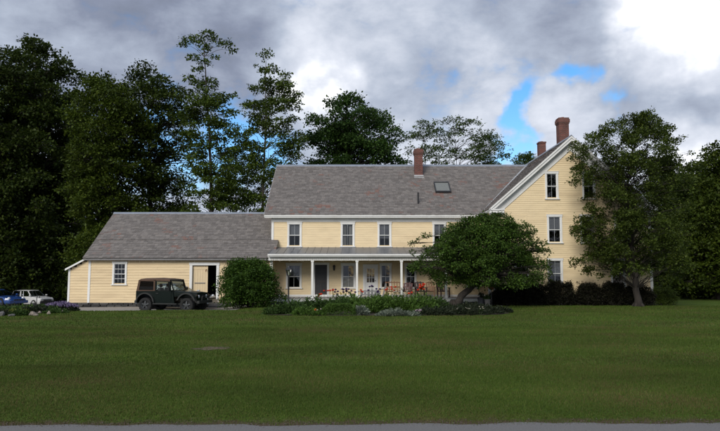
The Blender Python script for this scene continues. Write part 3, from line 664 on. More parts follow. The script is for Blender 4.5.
# gable-wing roof
wd = Vector((xwc - xwe, 0, wing_apex - wing_eave)); wl = wd.length; wd.normalize(); yf = YW - .38
m = MB()
for sgn in (1, -1):
    xe = xwc - sgn * (xwc - xwe)
    m.prism([(xe, wing_eave - .05), (xwc, wing_apex - .05), (xwc, wing_apex - .004), (xe, wing_eave - .004)], 'y', yf, wing_back + .3)
wroof = m.build('roof', 'roof_deck', house)
m = MB()
slates(m, (xwe - .02, wing_back + .3, wing_eave - .02), (0, -1, 0), wd, wing_back + .3 - yf + .02, wl + .02, .21, .27)
slates(m, (2 * xwc - xwe + .02, yf - .02, wing_eave - .02), (0, 1, 0), Vector((-wd.x, 0, wd.z)), wing_back + .3 - yf, wl + .02, .21, .27)
stuff(m.build('slate', 'slate', wroof))
MB().prism([(xwc - .17, wing_apex - .12), (xwc, wing_apex + .045), (xwc + .17, wing_apex - .12), (xwc + .17, wing_apex - .10), (xwc, wing_apex + .075), (xwc - .17, wing_apex - .10)], 'y', yf - .02, wing_back + .3).build('ridge_cap', 'ridge', wroof)
nrm = Vector((-wd.z, 0, wd.x))
for sgn in (1, -1):
    fx = lambda v: Vector((xwc + (v.x - xwc) * sgn, v.y, v.z))
    A = Vector((xwe, 0, wing_eave)); B = Vector((xwc, 0, wing_apex)); 
    def strip(name, d0, d1, y0, y1, ext=0.0, cut=0.0):
        """board along the rake between depths d0 and d1 below the roof surface"""
        lo0, lo1 = A - nrm * d0 - wd * ext, A - nrm * d1 - wd * ext
        t0 = B.z - d0 / nrm.z; t1 = B.z - d1 / nrm.z
        P = [lo0, Vector((xwc, 0, t0)), Vector((xwc, 0, t1)), lo1]
        mm = MB(); mm.prism([(fx(p).x, p.z) for p in P], 'y', y0, y1); return mm.build(name, 'white', house)
    strip('rake_board', .02, .20, yf, yf + .035); strip('rake_board', .0, .09, yf - .05, yf - .002, .02)
    strip('soffit', .20, .23, yf + .0, YW - .0, -.25); strip('rake_frieze', .24, .62, YW - .06, YW - .02, -.35)
    # cornice return at the eave
    xa, xb = sorted((fx(Vector((xwe + .02, 0, 0))).x, fx(Vector((xw0 + .55, 0, 0))).x))
    m = MB(); m.box(xa, xb, yf - .0, YW - .025, wing_eave - .28, wing_eave - .10); m.box(xa - .03, xb + .03, yf - .05, YW - .025, wing_eave - .10, wing_eave - .03); m.box(xa + .04, xb - .04, yf + .1, YW - .025, wing_eave - .36, wing_eave - .28)
    m.build('cornice_return', 'white', house)
    xa, xb = sorted((fx(Vector((xwe + .0, 0, 0))).x, fx(Vector((xwe + .03, 0, 0))).x))
    MB().box(xa, xb, YW, YM + .1 if sgn == 1 else wing_back, wing_eave - .2, wing_eave - .05).build('fascia', 'white', house)
# valley flashing between the two roofs
def roof_main_z(Y): return eave_z + (Y - yl) * SL
pv0 = Vector((xwe + .03, YM - OH + .05, roof_main_z(YM - OH + .05) + .05)); d_ = xwc - xwe
yv = YM + HALF; zv = ridge_z; xv = xwe + (zv - wing_eave) / WS
MB().beam(pv0 + Vector((-.05, -.25, -.05)), Vector((xv, yv, zv + .03)), .24, .02, (0, -.5, 1)).build('valley_flashing', 'flash', house)
# chimneys, skylight, vent pipe
yc = at(418, 176, YM).y
Yc = YM + HALF - 1.45
def flash_main(x0, x1, c):
    z = roof_main_z(Yc); m = MB(); m.box(x0 - .06, x1 + .06, Yc - .22, Yc - .01, z - .14, z - .06); m.box(x0 - .05, x1 + .05, Yc - .03, Yc + .3, z - .1, z + .12); m.build('flashing', 'flash', c)
chimney(house, 414.6, 422.6, 148.5, Yc, .62, roof_main_z(Yc) - .3, True, flash_main)
chimney(house, 539.2, 545.8, 141.6, YM + 4.3, .55, 8.0, False)
chimney(house, 558.9, 568.6, 117.2, YW + 2.2, .62, 9.3, True)
def on_main(px, py):
    d = ray(px, py); k = (eave_z - yl * SL - CAM_Z) / (d.z - d.y * SL)
    return Vector((d.x * k, d.y * k, CAM_Z + d.z * k))
p, q = on_main(435.6, 193.5), on_main(448.4, 183.6)
nrm_m = Vector((0, -s_up.z, s_up.y)); m = MB(); 
for (a, b, c, d) in ((0, 1, 0, .08), (0, 1, .92, 1), (0, .06, .08, .92), (.94, 1, .08, .92)):
    X0, X1 = p.x + (q.x - p.x) * a, p.x + (q.x - p.x) * b; L0 = (q - p).dot(s_up)
    base = [Vector((X0, p.y, p.z)) + s_up * L0 * c, Vector((X1, p.y, p.z)) + s_up * L0 * c, Vector((X1, p.y, p.z)) + s_up * L0 * d, Vector((X0, p.y, p.z)) + s_up * L0 * d]
    m.add([v_ - nrm_m * .05 for v_ in base] + [v_ + nrm_m * .16 for v_ in base], [(3, 2, 1, 0), (4, 5, 6, 7), (0, 1, 5, 4), (1, 2, 6, 5), (2, 3, 7, 6), (3, 0, 4, 7)])
sk = m.build('skylight', 'black_metal', house)
gq = [Vector((p.x, p.y, p.z)) + nrm_m * .13, Vector((q.x, p.y, p.z)) + nrm_m * .13]; MB().quad(gq[0], gq[1], gq[1] + s_up * L0, gq[0] + s_up * L0).build('pane', surf('skylight_glass', (.16, .165, .15), .15, .1), sk)
p = on_main(418.2, 204.0); MB().lathe(p - Vector((0, 0, .1)), [(.055, 0), (.055, .85), (.04, .85), (.04, .4)], 10).build('vent_pipe', 'black_metal', house)

# porch: part of the house
ypf = 37.1; xp0 = at(269.5, 260, 37.6).x; xp1 = xw0 - .03
zpw = at(360, 247.2, YM).z; zpe = at(360, 253.6, ypf - .25).z; ye = ypf - .25
m = MB(); m.prism([(YM - .03, zpw - .05), (ye, zpe - .05), (ye, zpe), (YM - .03, zpw)], 'x', xp0, xp1); proof = m.build('porch_roof', 'metal_roof', house)
k = int((xp1 - xp0) / .42)
for i in range(k + 1):
    xx = xp0 + .03 + i * (xp1 - xp0 - .06) / k
    MB().beam((xx, ye - .005, zpe + .006), (xx, YM - .04, zpw + .006), .035, .03).build('roof_seam', 'metal_roof', proof)
m = MB(); m.box(xp0, xp1, ye + .002, ye + .03, zpe - .19, zpe - .052); m.box(xp0, xp1, ye - .06, ye, zpe - .12, zpe - .03); m.build('porch_fascia', 'white', house)
MB().box(xp0 + .02, xp1, ypf - .03, ypf + .13, zpe - .40, zpe - .17).build('porch_beam', 'white', house)
MB().box(xp0 + .02, xp1, ye + .03, YM - .03, zpe - .17, zpe - .15).build('porch_ceiling', 'ceiling', house)
zdk = at(360, 298.2, ypf).z
for px in (312.3, 357.0, 401.6, 446.2, 489.5):
    xx = at(px, 280, ypf).x; m = MB(); m.box(xx - .065, xx + .065, ypf, ypf + .13, zdk, zpe - .40); m.box(xx - .09, xx + .09, ypf - .025, ypf + .155, zpe - .50, zpe - .40); m.box(xx - .085, xx + .085, ypf - .02, ypf + .15, zdk, zdk + .12)
    m.build('porch_post', 'white', house, bevel=.006, seg=1)
nb = int((YM - ypf) / .14)
for i in range(nb):
    y0 = ypf - .06 + i * (YM - .06 - ypf + .06) / nb; y1 = ypf - .06 + (i + 1) * (YM - .06 - ypf + .06) / nb - .006
    MB().box(xp0, xp1, y0, y1, zdk - .03, zdk + random.uniform(-.002, .002)).build('floorboard', 'deck', house)
MB().box(xp0, xp1, ypf - .035, ypf - .01, zdk - .20, zdk - .03).build('deck_fascia', 'white', house)
MB().box(xp0 + .02, xp1, ypf + .0, ypf + .03, -.3, zdk - .2).build('porch_skirt', 'skirt', house)
# fringe of icicle lights hanging from the eaves (lights off)
def icicles(name, parent, x0, x1, y, z):
    m = MB(); x = x0; 
    while x < x1:
        h = random.choice((.07, .12, .18, .10)); m.beam((x, y, z), (x + random.uniform(-.02, .02), y + random.uniform(-.02, .02), z - h), .012, .012, (0, 1, 0)); m.box(x - .012, x + .012, y - .012, y + .012, z - h - .02, z - h); x += random.uniform(.09, .16)
    m.beam((x0, y, z), (x1, y, z), .012, .012); return stuff(m.build(name, 'pale_flower', parent))
icicles('icicle_lights', house, xp0 + .2, xp1 - .2, ypf - .06, zpe - .25)
# wall lantern beside the dark door
p = at(334.2, 267.0, YM); m = MB(); m.beam((p.x, YM - .02, p.z), (p.x, YM - .16, p.z + .06), .02, .02); m.lathe((p.x, YM - .17, p.z - .2), [(.02, -.03), (.055, 0), (.075, .22), (.10, .23), (.03, .33), (.0, .34)], 6); m.box(p.x - .05, p.x + .05, YM - .03, YM - .02, p.z - .12, p.z + .1)
m.build('wall_lantern', 'black_metal', house)
# round basket-like ornament hung on the wing by the hedge
p = at(491.3, 286.5, ypf); 

# ------------------------------------------------------------------ barn
barn = empty('barn', (0, 0, 0)); tag(barn, 'low yellow barn with long slate roof and sliding door, joined to the farmhouse', 'barn')
xb0 = at(88.5, 280, YB).x; xb1 = at(274.5, 250, YB).x - .12; BH = 4.15
b_eave = at(180, 257.6, YB - .35).z; b_ridge = at(180, 213.0, YB + BH).z; sill = .10; BSL = (b_ridge - b_eave) / (BH + .35)
b_top = b_eave - .02
opb = [window(barn, 113.0, 126.6, 261.8, 284.2, YB, 3, 2, None, None, .10)]
da, db = at(190.0, 262.6, YB), at(218.6, 301.5, YB); dx0, dx1, dz1 = da.x, db.x, da.z
opb.append((dx0 + .05, dx1 - .05, -1, dz1 - .05))
m = MB(); c = .16; m.box(dx0, dx0 + c, YB - .06, YB + .05, sill, dz1 - c); m.box(dx1 - c, dx1, YB - .06, YB + .05, sill, dz1 - c); m.box(dx0 - .03, dx1 + .03, YB - .07, YB + .05, dz1 - c, dz1)
m.build('door_frame', 'white', barn)
xs1 = at(207.4, 280, YB).x; xs0 = dx0 + c + .005; npl = 6
dr = MB(); dr.box(xs0, xs1, YB + .12, YB + .14, sill + .02, dz1 - c - .02); dr.box(xs0, xs1, YB + .07, YB + .09, sill + .06, sill + .18); dr.box(xs0, xs1, YB + .07, YB + .09, dz1 - c - .24, dz1 - c - .1)
door = dr.build('sliding_door', 'door_yellow', barn); door['label'] = 'plain yellow board sliding door half open'
for i in range(npl):
    a, b = xs0 + (xs1 - xs0) * i / npl, xs0 + (xs1 - xs0) * (i + 1) / npl
    MB().box(a + .004, b - .004, YB + .09, YB + .12 + random.uniform(-.004, .004), sill + .02, dz1 - c - .02).build('plank', 'door_yellow', door)
zr = at(200, 283.0, YB).z; MB().box(xs0 + .12, xs1 - .15, YB + .055, YB + .09, zr - .025, zr + .025).build('rail', 'grey_wood', door)
p = at(206.5, 270.8, YB); MB().tube([(p.x, YB - .0, p.z + .08), (p.x, YB - .12, p.z + .03), (p.x, YB - .14, p.z - .05)], .03, 6).build('door_hook', 'terracotta', barn)
MB().box(dx0 - .1, dx1 + .5, YB - .5, YB - .02, -.12, .06).build('door_step', 'grey_wood', barn)
sd = MB(); clapboards(sd, (0, YB, 0), (1, 0, 0), (0, -1, 0), lambda z: (xb0, xb1), sill, b_top, .165, opb)
xl0 = at(68.5, 285, YB + .08).x; lz0 = at(67.0, 268.8, YB).z; lz1 = at(88, 257.0, YB).z; LS = (lz1 - lz0) / (xb0 - xl0 + .1)
clapboards(sd, (0, YB + .08, 0), (1, 0, 0), (0, -1, 0), lambda z: (max(xl0, xl0 - .1 + (z - lz0 + .12) / LS), xb0), sill, lz1 - .02, .165)
clapboards(sd, (xl0, 0, 0), (0, -1, 0), (-1, 0, 0), lambda z: (-YB - 2 * BH + .4, -YB - .08), sill, lz0 - .05, .165)
def bspan(z):
    h = (b_ridge - .1 - z) / BSL; return (max(-YB - 2 * BH, -YB - BH - h), min(-YB, -YB - BH + h))
clapboards(sd, (xb0, 0, 0), (0, -1, 0), (-1, 0, 0), bspan, lz0 + .3, b_ridge - .15, .165)
clapboards(sd, (xb1, 0, 0), (0, 1, 0), (1, 0, 0), lambda z: (YB, YM + .3), sill, b_top, .165)
stuff(sd.build('siding', 'barn_yellow', barn))
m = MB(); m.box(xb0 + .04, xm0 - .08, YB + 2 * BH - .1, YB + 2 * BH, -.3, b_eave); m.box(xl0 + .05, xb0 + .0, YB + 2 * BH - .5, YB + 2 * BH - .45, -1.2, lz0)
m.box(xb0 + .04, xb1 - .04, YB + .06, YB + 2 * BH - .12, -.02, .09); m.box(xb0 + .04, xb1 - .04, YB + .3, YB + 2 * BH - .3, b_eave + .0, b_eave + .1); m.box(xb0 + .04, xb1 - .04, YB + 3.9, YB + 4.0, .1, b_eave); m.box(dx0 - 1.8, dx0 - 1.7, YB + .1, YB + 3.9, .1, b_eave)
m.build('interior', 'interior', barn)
def btrim(name, *boxes, mat='white'):
    m = MB()
    for bx in boxes: m.box(*bx)
    return m.build(name, mat, barn)
btrim('corner_board', (xb0 - .02, xb0 + .12, YB - .04, YB + .02, sill, b_top)); btrim('corner_board', (xb1 - .13, xb1 + .03, YB - .04, YB + .02, sill, b_top))
btrim('corner_board', (xl0 - .03, xl0 + .09, YB + .045, YB + .1, sill, lz0 + .0))
# lean-to roof with a pale edge
m = MB(); A = (xl0 - .16, lz0 - .06); B = (xb0 - .02, lz0 - .06 + LS * (xb0 + .14 - xl0)); m.prism([A, B, (B[0], B[1] + .05), (A[0], A[1] + .05)], 'y', YB - .10, YB + 2 * BH - .3); lr = m.build('lean_to_roof', 'roof_deck', barn)
m = MB(); m.prism([(A[0], A[1] - .05), (B[0], B[1] - .05), (B[0], B[1] + .06), (A[0], A[1] + .06)], 'y', YB - .135, YB - .102); m.build('rake_board', 'white', barn)
# barn roof
bx0, bx1 = xb0 - .22, xb1 + .16; bs = Vector((0, BH + .35, b_ridge - b_eave)); bl = bs.length; bs.normalize(); yl_b = YB - .35
xr = xm0 - .06
m = MB(); cut = .06
zc = b_eave + (YM - .10 - yl_b) * BSL                   # the strip in front of the house corner runs a little farther right
m.prism([(yl_b, b_eave - .05), (YM - .08, zc - .05), (YM - .08, zc - .004), (yl_b, b_eave - .004)], 'x', bx0, bx1)
m.prism([(YM - .08, zc - .05), (YB + BH, b_ridge - .05), (YB + BH, b_ridge - .004), (YM - .08, zc - .004)], 'x', bx0, xr)
m.prism([(YB + 2 * BH + .35, b_eave - .05), (YB + BH, b_ridge - .05), (YB + BH, b_ridge - .004), (YB + 2 * BH + .35, b_eave - .004)], 'x', bx0, xr)
broof = m.build('roof', 'roof_deck', barn)
m = MB(); l1 = (Vector((0, YM - .08, zc)) - Vector((0, yl_b, b_eave))).length
slates(m, (bx0 - .02, yl_b - .04, b_eave - .03), (1, 0, 0), bs, bx1 - bx0 + .03, l1 + .05, .20, .26)
slates(m, Vector((bx0 - .02, yl_b, b_eave)) + bs * l1, (1, 0, 0), bs, xr - bx0, bl - l1, .20, .26)
slates(m, (bx0, YB + 2 * BH + .35, b_eave), (1, 0, 0), Vector((0, -bs.y, bs.z)), xr - bx0, bl, .4, .8)
stuff(m.build('slate', 'slate', broof))
MB().prism([(YB + BH - .15, b_ridge - .08), (YB + BH, b_ridge + .04), (YB + BH + .15, b_ridge - .08), (YB + BH + .15, b_ridge - .06), (YB + BH, b_ridge + .06), (YB + BH - .15, b_ridge - .06)], 'x', bx0 - .03, xr).build('ridge_cap', 'ridge', broof)
btrim('fascia', (bx0, bx1, yl_b + .0, yl_b + .03, b_eave - .16, b_eave - .04), mat='grey_wood')
btrim('soffit', (bx0, bx1, yl_b + .03, YB - .0, b_eave - .07, b_eave - .05), mat='grey_wood')
icicles('icicle_lights', barn, bx0 + .3, bx1 - .2, YB - .15, b_eave - .07)
# dry stone foundation, stones too small to pick apart
m = MB()
def stone(m, cx, cy, cz, sx, sy, sz):
    vs = []; 
    for k in (-1, 1):
        for (i, j) in ((-1, -1), (1, -1), (1, 1), (-1, 1)): vs.append((cx + i * sx * random.uniform(.8, 1), cy + j * sy * random.uniform(.85, 1), cz + k * sz * random.uniform(.8, 1)))
    m.add(vs, [(3, 2, 1, 0), (4, 5, 6, 7), (0, 1, 5, 4), (1, 2, 6, 5), (2, 3, 7, 6), (3, 0, 4, 7)])
for row in range(4):
    x = xl0 - .05
    while x < xb1:
        w = random.uniform(.10, .30); stone(m, x + w, YB + .05 + random.uniform(-.03, .03), sill - .05 - row * .11, w, .12, .057); x += 2 * w
    y = YB + .1
    while y < YB + 2 * BH - .6:
        w = random.uniform(.10, .30); 
        for q in range(3): stone(m, xl0 + .12 + random.uniform(-.03, .03), y + w, sill - .05 - row * .11 - q * .40, .12, w, .057)
        y += 2 * w
stuff(m.build('foundation', 'stone', barn))

# ------------------------------------------------------------------ foliage
def unit(a): return a / np.maximum(np.linalg.norm(a, axis=1, keepdims=True), 1e-9)
def leaf_arrays(pos, direc, nrm, length, width):
    """one folded four-cornered leaf per row"""
    d = unit(direc); s = unit(np.cross(d, nrm)); u = np.cross(s, d)
    l = length[:, None]; w = width[:, None]
    b = pos; t = pos + d * l; mid = pos + d * l * .45 + u * w * .18
    v = np.stack([b, mid + s * w * .5, t, mid - s * w * .5], 1).reshape(-1, 3)
    k = np.arange(len(pos)) * 4
    return v, np.stack([k, k + 1, k + 2, k + 3], 1)
def foliage(name, clumps, n_per, size, mat, parent, flat=.75, up=.5, droop=.15, aspect=.55, shell=.35):
    """clumps: rows (x, y, z, radius); leaves fill each clump, denser near its skin"""
    C = np.asarray(clumps, float); cnt = np.maximum(4, (n_per * (C[:, 3] / C[:, 3].mean()) ** 2).astype(int))
    idx = np.repeat(np.arange(len(C)), cnt); n = len(idx)
    dirs = unit(RNG.normal(size=(n, 3))); rr = RNG.uniform(shell, 1.0, n) ** .6 * RNG.uniform(.75, 1.12, n)
    # uneven clumps: pull leaves into sprays along a few random twig axes
    flip = RNG.random(n) < .62; dirs[:, 2] = np.where(flip, np.abs(dirs[:, 2]), dirs[:, 2]); off = dirs * (rr * C[idx, 3])[:, None]; off[:, 2] *= flat
    tw = unit(RNG.normal(size=(len(C) * 6, 3)) + [0, 0, .25]).reshape(len(C), 6, 3); pick = tw[idx, RNG.integers(0, 6, n)]
    along = RNG.uniform(.2, 1.25, n); spray = pick * (along * C[idx, 3])[:, None]; spray[:, 2] *= flat
    spray += RNG.normal(size=(n, 3)) * (C[idx, 3] * .16)[:, None]
    use = RNG.random(n) < .5; off = np.where(use[:, None], spray, off)
    pos = C[idx, :3] + off
    d = unit(unit(off) * .8 + RNG.normal(size=(n, 3)) * .6 - np.array([0, 0, droop]))
    nr = unit(RNG.normal(size=(n, 3)) * .7 + np.array([0, 0, up + .6]))
    ln = size * RNG.uniform(.6, 1.35, n)
    v, f = leaf_arrays(pos, d, nr, ln, ln * aspect)
    return fast_mesh(name, v, f, mat, parent)
def branch_path(a, b, sag=.15, n=5, jit=.06):
    a = Vector(a); b = Vector(b); L = (b - a).length; out = []
    for i in range(n + 1):
        t = i / n; p = a.lerp(b, t) + Vector((0, 0, sag * L * math.sin(t * math.pi) * .6))
        if 0 < i < n: p += Vector((random.uniform(-1, 1), random.uniform(-1, 1), random.uniform(-.5, .5))) * jit * L
        out.append(p)
    return out
def interp_prof(prof, z):
    if z >= prof[0][0]: return prof[0][1:]
    for p, q in zip(prof[:-1], prof[1:]):
        if p[0] >= z >= q[0]:
            t = (p[0] - z) / max(1e-6, p[0] - q[0]); return (p[1] + (q[1] - p[1]) * t, p[2] + (q[2] - p[2]) * t)
    return prof[-1][1:]
def tree(name, label, Y, prof_px, trunk_px, r0, n_cl, rc, n_leaf, size, mat, cat='tree', group=None, bark='bark', depth=.85, flat=.6, bare=.25, extra=(), outer=.55, limb=.02, shell=.35, part='crown', aspect=.66, droop=.15, twigs=0):
    """crown outline given as (y, x left, x right) in photo pixels on the plane Y, turned into a solid crown; trunk as photo points"""
    base = at(trunk_px[0][0], trunk_px[0][1], Y); bx = base.x; bz = gz(bx, Y)
    root = empty(name, (0, 0, 0)); tag(root, label, cat, group)
    prof = []
    for (y, xl, xr) in prof_px:
        a, b = at(xl, y, Y), at(xr, y, Y); prof.append((a.z, (a.x + b.x) / 2, (b.x - a.x) / 2))
    prof.sort(key=lambda p: -p[0])
    tp = [Vector((bx, Y, bz - .15))] + [at(x, y, Y) + Vector((0, random.uniform(-.02, .02) * i, 0)) for i, (x, y) in enumerate(trunk_px[1:])]
    # refine the trunk
    path = []
    for p, q in zip(tp[:-1], tp[1:]):
        for t in np.linspace(0, 1, 4, endpoint=False):
            w = p.lerp(q, t) + (Vector((random.uniform(-1, 1), random.uniform(-1, 1), 0)) * r0 * .25 if path else Vector((0, 0, 0))); path.append(w)
    path.append(tp[-1]); zt = path[-1].z; zb = bz
    rad = [max(.02, r0 * (1 - .88 * (max(0, p.z - zb) / (zt - zb)) ** .8)) for p in path]; rad[0] = r0 * 1.5
    if len(rad) > 1: rad[1] = min(rad[1], r0 * 1.0)
    m = MB(); m.tube(path, rad, 10)
    # buttress roots
    for k in range(5):
        t = k * 1.257 + random.uniform(-.3, .3); m.tube([(bx, Y, bz + r0 * 1.6), (bx + math.cos(t) * r0 * 1.25, Y + math.sin(t) * r0 * 1.25, bz + r0 * .35), (bx + math.cos(t) * r0 * 2.1, Y + math.sin(t) * r0 * 2.1, bz - .08)], [r0 * .55, r0 * .4, r0 * .15], 6)
    zs = [p[0] for p in prof]; z_hi, z_lo = zs[0], zs[-1]
    cl = []; tries = 0; mind = rc * .8
    wmax = max(p[2] for p in prof); ph = random.random() * 9; n_main = n_cl; n_cl = int(n_cl * 1.18)
    while len(cl) < n_cl and tries < n_cl * 60:
        tries += 1; z = random.uniform(z_lo, z_hi); cx, r = interp_prof(prof, z)
        if random.random() > (r / wmax) ** 1.3 + .12: continue
        c = rc * random.uniform(.65, 1.3); th = random.uniform(0, 2 * math.pi); q = random.random() ** outer; re = max(0, r - c * .45) * (1 + .10 * math.sin(3 * th + ph + z) + .07 * math.sin(2.3 * z + 5 * th))
        if len(cl) >= n_main: c *= .5; q = random.uniform(1.0, 1.12)          # stray shoots beyond the outline
        x, y = cx + math.cos(th) * q * re, Y + math.sin(th) * q * re * depth
        if any((x - a[0]) ** 2 + (y - a[1]) ** 2 + (z - a[2]) ** 2 < mind ** 2 for a in cl[-140:]) and random.random() < .9: continue
        cl.append((x, y, z, c))
    for (px, py, rpx) in extra:
        p = at(px, py, Y); cl.append((p.x, Y + random.uniform(-.6, .6), p.z, rpx * Y / F_PX))
    # limbs reach from the trunk to the clumps
    for (x, y, z, c) in cl:
        dist = math.hypot(x - bx, y - Y); zs_ = max(bz + (zt - bz) * bare * .8, z - .35 * dist - random.uniform(.2, 1.2) * c)
        best = min(range(len(path)), key=lambda i: abs(path[i].z - min(zs_, zt - .1)))
        a = path[best]; ln = (Vector((x, y, z)) - a).length
        if ln < .25: continue
        r1 = min(rad[best] * .6, max(.018, limb * ln)); pp = branch_path(a, (x, y, z), .22)
        m.tube(pp, [r1 * (1 - .8 * i / (len(pp) - 1)) for i in range(len(pp))], 5, False)
        for _ in range(3 + twigs):
            e = Vector((x, y, z)) + Vector((random.gauss(0, 1), random.gauss(0, 1), random.gauss(.2, .7))).normalized() * c * random.uniform(.7, 1.05)
            m.tube(branch_path(pp[-2], e, .1, 3), [r1 * .28, r1 * .2, r1 * .14, r1 * .07], 4, False)
    m.build('trunk', bark, root, smooth=True)
    foliage(part, cl, n_leaf, size, mat, root, flat, shell=shell, aspect=aspect, droop=droop)
    return root

# the wood behind the barn
tree('maple_tree', 'tallest broad dark maple with domed crown, left end of the wood behind the barn', 63, [(37, 32, 44), (44, 20, 52), (56, 2, 64), (75, -14, 76), (95, -30, 84), (130, -42, 90), (180, -44, 88), (230, -40, 86), (270, -34, 82), (290, -26, 74)],
     [(24, 300), (26, 200), (30, 120), (36, 50)], .5, 300, 1.35, 300, .28, 'maple', bare=.12, group=None)
tree('maple_tree', 'rounded maple in the wood, between the tallest maple and the pointed one', 54, [(79, 94, 114), (84, 82, 126), (93, 74, 138), (110, 68, 148), (140, 66, 150), (190, 66, 150), (240, 68, 148), (280, 76, 140)],
     [(106, 300), (105, 200), (104, 100)], .36, 220, 1.0, 200, .24, 'maple_light', bare=.12)
tree('maple_tree', 'pointed dark maple with sky gaps, beside the tall thin locust', 57, [(67, 142, 153), (74, 134, 166), (84, 128, 180), (98, 120, 192), (140, 112, 198), (190, 114, 196), (240, 118, 192), (280, 124, 180)],
     [(153, 300), (151, 200), (148, 80)], .34, 185, .95, 165, .24, 'maple', bare=.15)
tree('maple_tree', 'dark low maple filling the gap behind the tallest maple', 67, [(104, 52, 70), (120, 36, 90), (150, 30, 100), (200, 28, 104), (260, 32, 100), (292, 38, 94)], [(64, 296), (64, 120)], .32, 150, 1.15, 230, .26, 'maple', bare=.1)
tree('maple_tree', 'shaded maple at the very edge of the wood beyond the parked cars', 58, [(60, -50, -10), (100, -62, 8), (180, -66, 16), (260, -60, 20), (292, -52, 18)], [(-24, 298), (-24, 80)], .36, 120, 1.2, 230, .27, 'maple', bare=.1)
tree('locust_tree', 'tall thin locust with tiered open crown, rising highest behind the barn roof', 52, [(76, 196, 214), (92, 184, 226), (110, 182, 236), (140, 178, 240), (175, 180, 242), (212, 184, 240), (240, 186, 236)],
     [(211, 300), (212, 215), (210, 150), (207, 95), (204, 44)], .24, 92, .78, 150, .21, 'locust', flat=.36, bare=.35, limb=.014, depth=.8, outer=.38,
     extra=[(196, 37, 9), (208, 36, 9), (216, 39, 8), (226, 46, 8), (232, 50, 5), (189, 43, 8), (184, 46, 5), (204, 47, 8), (193, 58, 8), (204, 63, 8), (198, 70, 7), (188, 78, 7), (215, 58, 5), (186, 92, 7), (180, 97, 5), (197, 84, 8), (222, 98, 7), (231, 94, 6), (212, 80, 6)], twigs=1)
tree('locust_tree', 'slimmer locust with forked pale trunk, leaning beside the slate-roofed house end', 54, [(55, 262, 272), (68, 250, 290), (82, 248, 298), (100, 246, 302), (130, 238, 302), (165, 232, 300), (200, 234, 296), (240, 238, 290)],
     [(258, 300), (262, 215), (265, 150), (266, 110), (266, 62)], .20, 105, .76, 150, .21, 'locust', flat=.38, bare=.35, limb=.013, depth=.8, outer=.38, bark='pale_bark', twigs=1)
tree('locust_tree', 'young locust filling the space between the two tall locusts', 60, [(122, 228, 242), (138, 222, 250), (155, 216, 256), (200, 212, 258), (250, 216, 254)], [(237, 300), (236, 200), (235, 128)], .16, 55, .8, 130, .21, 'locust', flat=.4, bare=.3, limb=.013)
tree('oak_tree', 'dense dark oak with lumpy crown above the house ridge', 62, [(97, 340, 350), (104, 326, 364), (112, 314, 384), (124, 306, 394), (140, 302, 402), (165, 300, 408), (200, 302, 408), (235, 308, 400)],
     [(352, 300), (352, 200), (346, 106)], .42, 190, 1.0, 210, .24, 'oak', bare=.3, extra=[(344, 99, 7), (354, 97, 6), (330, 105, 8), (372, 113, 8), (386, 120, 8), (312, 118, 8), (395, 132, 7)])
def airy(label, trunk, prof, ncl, ex, Y=66, rr=.12):
    tree('ash_tree', label, Y, prof, trunk, rr, int(ncl * 2.0), .58, 50, .19, 'ash', group='thin trees behind the house ridge', flat=.34, bare=.5, limb=.013, depth=.7, extra=ex, twigs=2, outer=.4)
airy('pale airy tree rising right behind the ridge chimney', [(426, 300), (426, 190), (424, 126)], [(122, 412, 432), (130, 405, 444), (146, 402, 448), (170, 404, 446)], 26, [(420, 124, 6), (430, 128, 5), (413, 134, 5)])
airy('widest pale airy tree with spreading flat top behind the ridge', [(458, 300), (457, 190), (456, 150), (453, 123)], [(119, 440, 470), (127, 432, 488), (142, 432, 494), (170, 440, 486)], 34, [(447, 122, 6), (456, 120, 6), (466, 124, 6), (476, 130, 5), (438, 132, 5), (484, 138, 5)])
airy('pale airy tree behind the ridge beside the blue sky gap', [(491, 300), (490, 190), (489, 140)], [(135, 480, 500), (143, 472, 508), (156, 470, 511), (170, 474, 510)], 28, [(490, 137, 5), (482, 142, 5), (500, 147, 5)])
airy('small treetop just showing over the ridge beside the plain chimney', [(524, 300), (524, 200), (525, 158)], [(154, 518, 534), (162, 512, 538), (172, 514, 538)], 16, [(527, 156, 5), (516, 160, 4)], 62)
# wood to the right of the house
tree('maple_tree', 'leafy green maple standing in front of the wood right of the house', 44, [(148, 712, 722), (160, 702, 745), (185, 692, 765), (220, 676, 772), (260, 668, 775), (292, 670, 770)],
     [(722, 305), (722, 200), (718, 155)], .34, 190, .85, 250, .20, 'maple_light', bare=.1)
tree('maple_tree', 'dark maple behind the leafy green one, right of the house', 54, [(164, 686, 700), (180, 676, 716), (220, 668, 724), (270, 666, 728), (296, 668, 724)], [(696, 305), (694, 172)], .3, 130, .95, 230, .23, 'maple', bare=.1)
tree('maple_tree', 'shaded maple close behind the lawn tree and the house corner', 60, [(162, 660, 676), (185, 648, 690), (230, 642, 696), (290, 646, 694)], [(668, 305), (668, 175)], .3, 110, 1.0, 240, .25, 'maple', bare=.1)
tree('maple_tree', 'outermost shaded maple of the wood right of the house', 56, [(150, 740, 760), (180, 715, 790), (240, 705, 800), (295, 708, 795)], [(752, 305), (752, 165)], .3, 110, 1.1, 230, .25, 'maple', bare=.1)
